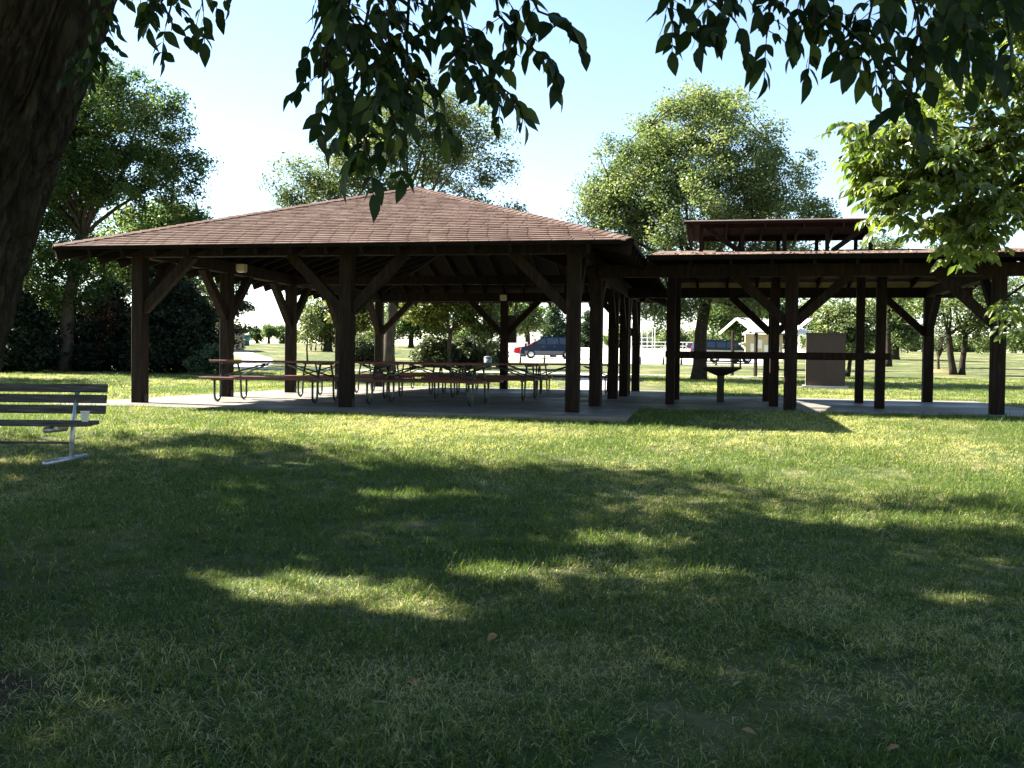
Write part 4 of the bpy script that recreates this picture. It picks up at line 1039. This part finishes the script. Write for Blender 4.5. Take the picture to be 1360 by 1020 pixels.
def backstop(px0, px1, Y, H, label):
    a, c = gp(px0, Y), gp(px1, Y); t = empty('ball_backstop', a); tag(t, label, 'backstop')
    w = (c-a).x; n = 4
    for i in range(n+1): MB().tube([(w*i/n,0,-.1),(w*i/n,0,H)], .05, 6).build('upright', M['white'], t)
    for k in range(4): MB().tube([(0,0,.3+(H-.3)*k/3),(w,0,.3+(H-.3)*k/3)], .045, 6).build('rail', M['white'], t)
    b = MB()
    for i in range(int(w/.25)): b.tube([(i*.25,.02,.1),(i*.25,.02,H)], .008, 3, cap=False)
    for k in range(int(H/.25)): b.tube([(0,.02,k*.25+.1),(w,.02,k*.25+.1)], .008, 3, cap=False)
    tag(b.build('chain_link', M['galv'], t), kind='stuff')
    s = empty('x', (0,0,0)); bpy.data.objects.remove(s)
    for (y, e) in ((-2.2, 0), (-2.2, w)):
        MB().tube([(e,0,H),(e,y,H*.8)], .04, 6).build('wing_rail', M['white'], t); MB().tube([(e,y,-.1),(e,y,H*.8)], .045, 6).build('wing_upright', M['white'], t)
backstop(686, 716, 130, 4.2, 'white piped ball field backstop left of the dark blue minivan')
backstop(838, 866, 130, 3.6, 'white piped ball field backstop seen between shelter posts')
def fence(px0, px1, Y, label):
    a, c = gp(px0, Y), gp(px1, Y); t = empty('rail_fence', a); tag(t, label, 'fence'); w = (c-a).x; n = int(w/2)
    for i in range(n+1): MB().box((w*i/n-.05,-.05,-.1), (w*i/n+.05,.05,1.0)).build('post', M['galv'], t)
    for z in (.45, .92): MB().bar((0,-.07,z), (w,-.07,z), .04, .11).build('rail', M['white'], t)
fence(672, 700, 108, 'short pale rail fence left of the red car')
fence(836, 930, 126, 'long pale rail fence across the far side of the parking lot')

# ------------------------------------------------------------------ vehicles
def vehicle(name, label, cat, loc, rz, prof, belt, W_, paint, wheels, wr, glassq, lower=None, lowz=.55, rails=False):
    "side profile facing -x; greenhouse narrows above the belt line"
    t = empty(name, loc, rz); tag(t, label, cat)
    top = max(z for x, z in prof)
    ins = lambda x, z: 0 if z <= belt else .17*(z-belt)/(top-belt)
    b = MB(); b.prism(prof, -W_/2, W_/2, 0, ins); b.build('body', paint, t)
    x0, x1 = min(x for x, z in prof), max(x for x, z in prof)
    if lower:
        for s in (-1, 1): MB().box((x0+.35, s*(W_/2+.006)-.008, .32), (x1-.1, s*(W_/2+.006)+.008, lowz)).build('lower_cladding', lower, t)
    for s in (-1, 1):
        for q in glassq:
            v = []
            for x, z in q: v.append((x, s*(W_/2-ins(x, z)+.008), z))
            v += [(x, y-s*.01, z) for x, y, z in v]; n = len(q)
            f = [tuple(range(n)), tuple(range(2*n-1, n-1, -1))]+[(i, i+n, (i+1) % n+n, (i+1) % n) for i in range(n)]
            MB().add(v, f).build('side_window', M['glass'], t)
        for x in wheels:
            w = MB(); y = s*(W_/2-.08)
            w.tube([(x,y-.11,wr),(x,y-.10,wr),(x,y+.10,wr),(x,y+.11,wr)], [wr*.86,wr,wr,wr*.86], 20); wo = w.build('wheel', M['tyre'], t)
            MB().tube([(x,y+s*.108,wr),(x,y+s*.12,wr)], [wr*.66,wr*.58], 16).build('rim', M['rim'], wo)
        MB().box((x0+.0, s*W_*.34-.18, .68), (x0+.16, s*W_*.34+.18, .84)).build('headlight', M['lamp'], t)
        MB().box((x1-.05, s*W_*.44-.07, .75), (x1+.015, s*W_*.44+.07, 1.15)).build('tail_light', M['redlamp'], t)
        gx = glassq[0][0][0]
        MB().box((gx+.05, s*(W_/2+.10)-.10, belt+.02), (gx+.17, s*(W_/2+.10)+.10, belt+.17)).build('mirror', paint, t)
        for x in (wheels[0]+.95, wheels[0]+1.85): MB().box((x, s*(W_/2+.012)-.012, belt-.16), (x+.16, s*(W_/2+.012)+.012, belt-.12)).build('door_handle', M['grey'], t)
    # front and rear glass
    pts = [p for p in prof if p[1] >= belt-.02]
    fx = sorted([p for p in pts], key=lambda p: p[0]); 
    def band(a, b_, n_):
        a = Vector((a[0], 0, a[1])); b_ = Vector((b_[0], 0, b_[1])); d = (b_-a); nn = Vector((-d.z, 0, d.x)).normalized()
        if nn.z < 0: nn = -nn
        p, q = a.lerp(b_, .08)+nn*.006, a.lerp(b_, .92)+nn*.006
        h0, h1 = W_/2-ins(p.x, p.z)-.09, W_/2-ins(q.x, q.z)-.09
        v = [(p.x,-h0,p.z),(p.x,h0,p.z),(q.x,h1,q.z),(q.x,-h1,q.z)]; v += [tuple(Vector(k)-nn*.01) for k in v]
        MB().add(v, [(0,1,2,3),(7,6,5,4),(0,4,5,1),(1,5,6,2),(2,6,7,3),(3,7,4,0)]).build(n_, M['glass'], t)
    ia = prof.index(fx[0]); band(fx[0], min((p for p in pts if p[1] > top-.12), key=lambda p: p[0]), 'windscreen')
    band(fx[-1], max((p for p in pts if p[1] > top-.12), key=lambda p: p[0]), 'rear_window')
    MB().box((x0-.03, -W_/2+.1, .32), (x0+.12, W_/2-.1, .52)).build('front_bumper', M['grey'], t)
    MB().box((x1-.08, -W_/2+.08, .36), (x1+.06, W_/2-.08, .58)).build('rear_bumper', M['grey'], t)
    if rails:
        for s in (-1, 1): MB().bar((wheels[0]+1.2, s*.55, top+.05), (wheels[1]+.3, s*.55, top+.05), .04, .04).build('roof_rail', M['grey'], t)
p = gp(691, 84); 
van_prof = [(0,.42),(.02,.75),(.14,.92),(.95,1.14),(1.75,1.70),(2.1,1.80),(4.35,1.80),(4.62,1.72),(4.82,1.12),(4.86,.6),(4.78,.28),(.2,.26)]
vehicle('minivan', 'dark blue minivan with grey lower sides parked on the pale lot', 'van', p, 0, van_prof, 1.12, 1.9, M['navy'], (.88, 3.85), .34,
        [[(1.15,1.19),(1.82,1.64),(2.05,1.67),(2.1,1.19)], [(2.2,1.19),(2.15,1.69),(3.1,1.71),(3.14,1.19)], [(3.25,1.19),(3.2,1.71),(4.48,1.68),(4.66,1.19)]], M['grey'], .62)
p = gp(682, 88.5)
vehicle('red_car', 'bright red car parked behind the nose of the minivan', 'car', p, R(4), [(0,.42),(.03,.66),(.2,.78),(1.15,.95),(1.95,1.38),(3.1,1.42),(3.9,1.02),(4.5,.95),(4.55,.5),(4.4,.26),(.2,.25)], .97, 1.75, M['red'], (.85, 3.5), .31,
        [[(1.4,1.0),(1.98,1.33),(2.5,1.36),(2.5,1.0)], [(2.6,1.0),(2.6,1.36),(3.05,1.36),(3.6,1.03)]])
p = gp(997, 78)
vehicle('sport_utility_vehicle', 'blue and tan sport utility vehicle parked beyond the thick tree trunk', 'car', p, R(180+20), [(0,.5),(.02,.95),(.15,1.05),(1.25,1.14),(1.85,1.66),(2.2,1.72),(4.4,1.72),(4.65,1.6),(4.8,1.1),(4.82,.6),(4.7,.36),(.2,.36)], 1.12, 1.85, M['blue2'], (.9, 3.75), .37,
        [[(1.55,1.17),(1.98,1.6),(2.7,1.62),(2.72,1.17)], [(2.82,1.17),(2.80,1.62),(3.6,1.62),(3.62,1.17)], [(3.72,1.17),(3.7,1.62),(4.5,1.58),(4.65,1.17)]], M['tan'], .98, True)
p = gp(911, 122)
vehicle('maroon_car', 'small dark maroon car on the far side of the parking lot', 'car', p, R(-6), [(0,.42),(.03,.66),(.2,.78),(1.15,.95),(1.95,1.38),(3.1,1.42),(3.9,1.02),(4.3,.95),(4.35,.5),(4.2,.26),(.2,.25)], .97, 1.75, M['purple'], (.85, 3.3), .31,
        [[(1.4,1.0),(1.98,1.33),(2.5,1.36),(2.5,1.0)], [(2.6,1.0),(2.6,1.36),(3.05,1.36),(3.6,1.03)]])

# ------------------------------------------------------------------ fallen leaves
rn = random.Random(12)
FL = [(542,918,.055,0,'curled tan leaf with a stalk lying in the shaded grass'), (660,852,.05,0,'brown leaf standing on edge in the shaded grass'), (440,1002,.07,1,'pale green leaf lying in the dark grass by the frame edge'), (983,988,.05,0,'light brown leaf in the shade right of the tan one'), (1195,1004,.045,0,'brown leaf in the deep shade far from the trunk'), (297,905,.04,0,'small rust brown leaf near the bare soil'), (985,916,.045,1,'pale green leaf in the middle of the shaded grass'), (1310,896,.04,0,'orange brown leaf in the shade below the sunlit tree'), (1225,571,.07,0,'dry leaf on the sunlit lawn in front of the cooking shelter'), (920,592,.07,0,'dry leaf on the sunlit lawn past the roof shadow'), (1145,592,.06,0,'dry leaf on the lit lawn near the corner of the roof shadow')]
for px, py, s, k, lab in FL:
    g = ground(px, py); g.z += hump(g.x, g.y)+.035
    o = leaf_shape(900+px, 1.0, .62).build('fallen_leaf', M['fallen2' if k else 'fallen']); o.location = g; o.scale = (s*1.3,)*3
    o.rotation_euler = (rn.uniform(-.3,.3), rn.uniform(-.3,.3), rn.uniform(0,6.3)); tag(o, lab, 'leaf', 'fallen leaves on the lawn')

# ------------------------------------------------------------------ grass: tufts instanced over the lawn
def grass():
    rng = np.random.default_rng(3)
    col = bpy.data.collections.new('grass_tufts')
    def tuft(seed, nb, rad, h, w, dry):
        r = np.random.default_rng(seed); V = []; F = []; var = []
        for i in range(nb):
            a, rr = r.uniform(0, 6.283), rad*math.sqrt(r.random()); bx, by = rr*math.cos(a), rr*math.sin(a)
            L = h*r.uniform(.5, 1.25); az = r.uniform(0, 6.283); lean = r.uniform(.3, 1.4); d = np.array([math.cos(az), math.sin(az)]); s = np.array([-d[1], d[0]])
            ww = w*r.uniform(.6, 1.2); n0 = len(V)
            isdry = r.random() < dry
            if isdry: lean = r.uniform(1.0, 1.5); L *= 1.3
            for t, wf in ((0, 1), (.5, .8), (1, 0)):
                ang = lean*(.45+.7*t); x = L*t*math.sin(ang); z = L*t*math.cos(min(ang, 1.5))+.002
                p = np.array([bx, by])+d*x
                if wf: V += [(*(p-s*ww/2*wf), z), (*(p+s*ww/2*wf), z)]
                else: V.append((*p, z))
            F += [(n0, n0+1, n0+3, n0+2), (n0+2, n0+3, n0+4)]
            v0 = float(np.clip(r.normal(.88, .1) if isdry else r.normal(.30, .17), 0, 1)); var += [v0]*5
        me = bpy.data.meshes.new('tuft'); me.from_pydata(V, [], F); a = me.attributes.new('var', 'FLOAT', 'POINT'); a.data.foreach_set('value', var); me.materials.append(M['grass'])
        o = bpy.data.objects.new('tuft', me); col.objects.link(o)
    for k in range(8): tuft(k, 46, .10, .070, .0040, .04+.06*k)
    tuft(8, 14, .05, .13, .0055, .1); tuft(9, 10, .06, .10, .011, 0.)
    # points
    P = []
    def scatter(y0, y1, dens, sc, half=.53):
        A = 0; n = int(dens*(y1-y0)*(y0+y1)*half*1.06)
        y = np.sqrt(rng.uniform(y0*y0, y1*y1, n)); x = rng.uniform(-1, 1, n)*(half*y+.4)
        P.append(np.stack([x, y, np.full(n, sc)], 1))
    scatter(2.6, 6, 330, .88); scatter(6, 10, 230, .95); scatter(10, 16.5, 140, 1.05); scatter(16.5, 27, 40, 1.3, .56); scatter(27, 46, 14, 1.6, .56)
    P = np.concatenate(P)
    # keep off slabs and the bare soil round the trunk
    rel = P[:, :2]-np.array([LC.x, LC.y]); r = rel @ np.array([rv.x, rv.y]); u = rel @ np.array([uv.x, uv.y])
    bad = (r > -8.78) & (r < 1.0) & (u > -1.33) & (u < 13.95)
    rel = P[:, :2]-np.array([RC.x, RC.y]); r = rel @ np.array([rv.x, rv.y]); u = rel @ np.array([uv.x, uv.y])
    bad |= (r > -6.02) & (r < 1.33) & (u > -.58) & (u < 7.15)
    bad |= (P[:, 0] > 9.2) & (P[:, 0] < 12.4) & (P[:, 1] > 32.4) & (P[:, 1] < 36)
    bad |= (P[:, 0] > 1.4) & (P[:, 0] < 5) & (P[:, 1] > 28.4)
    ds = np.hypot((P[:, 0]+2.75), (P[:, 1]-4.0))
    bad |= rng.random(len(P)) > np.clip((ds-.2)/1.0, .22, 1)
    P = P[~bad]
    # patchy: thin in places
    keep = np.array([mnoise.noise((p[0]*.8, p[1]*.8, 7)) for p in P]); P = P[rng.random(len(P)) < np.clip(.85+.8*keep, .35, 1)]
    z = np.array([tz(p[1])+hump(p[0], p[1]) for p in P])-.004
    n = len(P); me = bpy.data.meshes.new('grass'); me.vertices.add(n)
    me.vertices.foreach_set('co', np.stack([P[:, 0], P[:, 1], z], 1).astype(np.float32).ravel())
    big = np.array([mnoise.noise((p[0]*.55, p[1]*.55, 21)) for p in P])
    for nm, val in (('scl', P[:, 2]*rng.uniform(.65, 1.2, n)*(1+.35*big)), ('rot', rng.uniform(0, 6.283, n))):
        a = me.attributes.new(nm, 'FLOAT', 'POINT'); a.data.foreach_set('value', val.astype(np.float32))
    # dry tufts (high index) by noise; sunlight painted in by paler tufts farther out
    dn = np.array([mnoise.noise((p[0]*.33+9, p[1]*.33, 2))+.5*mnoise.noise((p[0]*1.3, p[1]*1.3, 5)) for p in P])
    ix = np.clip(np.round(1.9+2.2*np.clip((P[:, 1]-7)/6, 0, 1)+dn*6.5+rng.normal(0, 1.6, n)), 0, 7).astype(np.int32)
    wd = rng.random(n); ix[wd < .05] = 8; ix[wd > .98] = 9
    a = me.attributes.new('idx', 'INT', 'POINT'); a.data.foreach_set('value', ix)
    o = link('grass', me); tag(o, 'mown grass blades covering the near lawn', 'grass', kind='stuff')
    ng = bpy.data.node_groups.new('grass_scatter', 'GeometryNodeTree')
    ng.interface.new_socket('Geometry', in_out='INPUT', socket_type='NodeSocketGeometry'); ng.interface.new_socket('Geometry', in_out='OUTPUT', socket_type='NodeSocketGeometry')
    N, L = ng.nodes, ng.links
    gi, go = N.new('NodeGroupInput'), N.new('NodeGroupOutput')
    m2p = N.new('GeometryNodeMeshToPoints'); ci = N.new('GeometryNodeCollectionInfo'); ci.inputs['Collection'].default_value = col; ci.inputs['Separate Children'].default_value = True; ci.inputs['Reset Children'].default_value = True
    iop = N.new('GeometryNodeInstanceOnPoints'); iop.inputs['Pick Instance'].default_value = True
    def named(nm, ty):
        k = N.new('GeometryNodeInputNamedAttribute'); k.data_type = ty; k.inputs[0].default_value = nm; return k.outputs[0]
    cx = N.new('ShaderNodeCombineXYZ'); L.new(named('rot', 'FLOAT'), cx.inputs[2])
    L.new(gi.outputs[0], m2p.inputs[0]); L.new(m2p.outputs[0], iop.inputs['Points']); L.new(ci.outputs[0], iop.inputs['Instance'])
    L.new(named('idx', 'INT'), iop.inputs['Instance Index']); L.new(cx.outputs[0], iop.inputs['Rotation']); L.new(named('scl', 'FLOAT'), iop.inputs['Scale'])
    L.new(iop.outputs[0], go.inputs[0])
    md = o.modifiers.new('scatter', 'NODES'); md.node_group = ng
    print('grass tufts', n)
grass()
# bare soil under the leaning tree
def soil():
    v = []; n = 40
    for ring, f in ((0, 0), (1, .5), (2, .8), (3, 1)):
        for k in range(n):
            a = 2*math.pi*k/n; r = f*(1+.45*mnoise.noise((math.cos(a)*2.4, math.sin(a)*2.4, 3)))
            x, y = -2.75+.8*r*math.cos(a), 3.95+.8*r*math.sin(a); v.append((x, y, tz(y)+hump(x, y)+.012*(1-f*f)+.004))
    f = [(i*n+k, i*n+(k+1) % n, (i+1)*n+(k+1) % n, (i+1)*n+k) for i in range(3) for k in range(n)]
    o = MB().add(v, f, 0, True).build('bare_soil', M['dirt']); tag(o, 'bare dark soil around the foot of the leaning tree', 'soil', kind='structure')
soil()
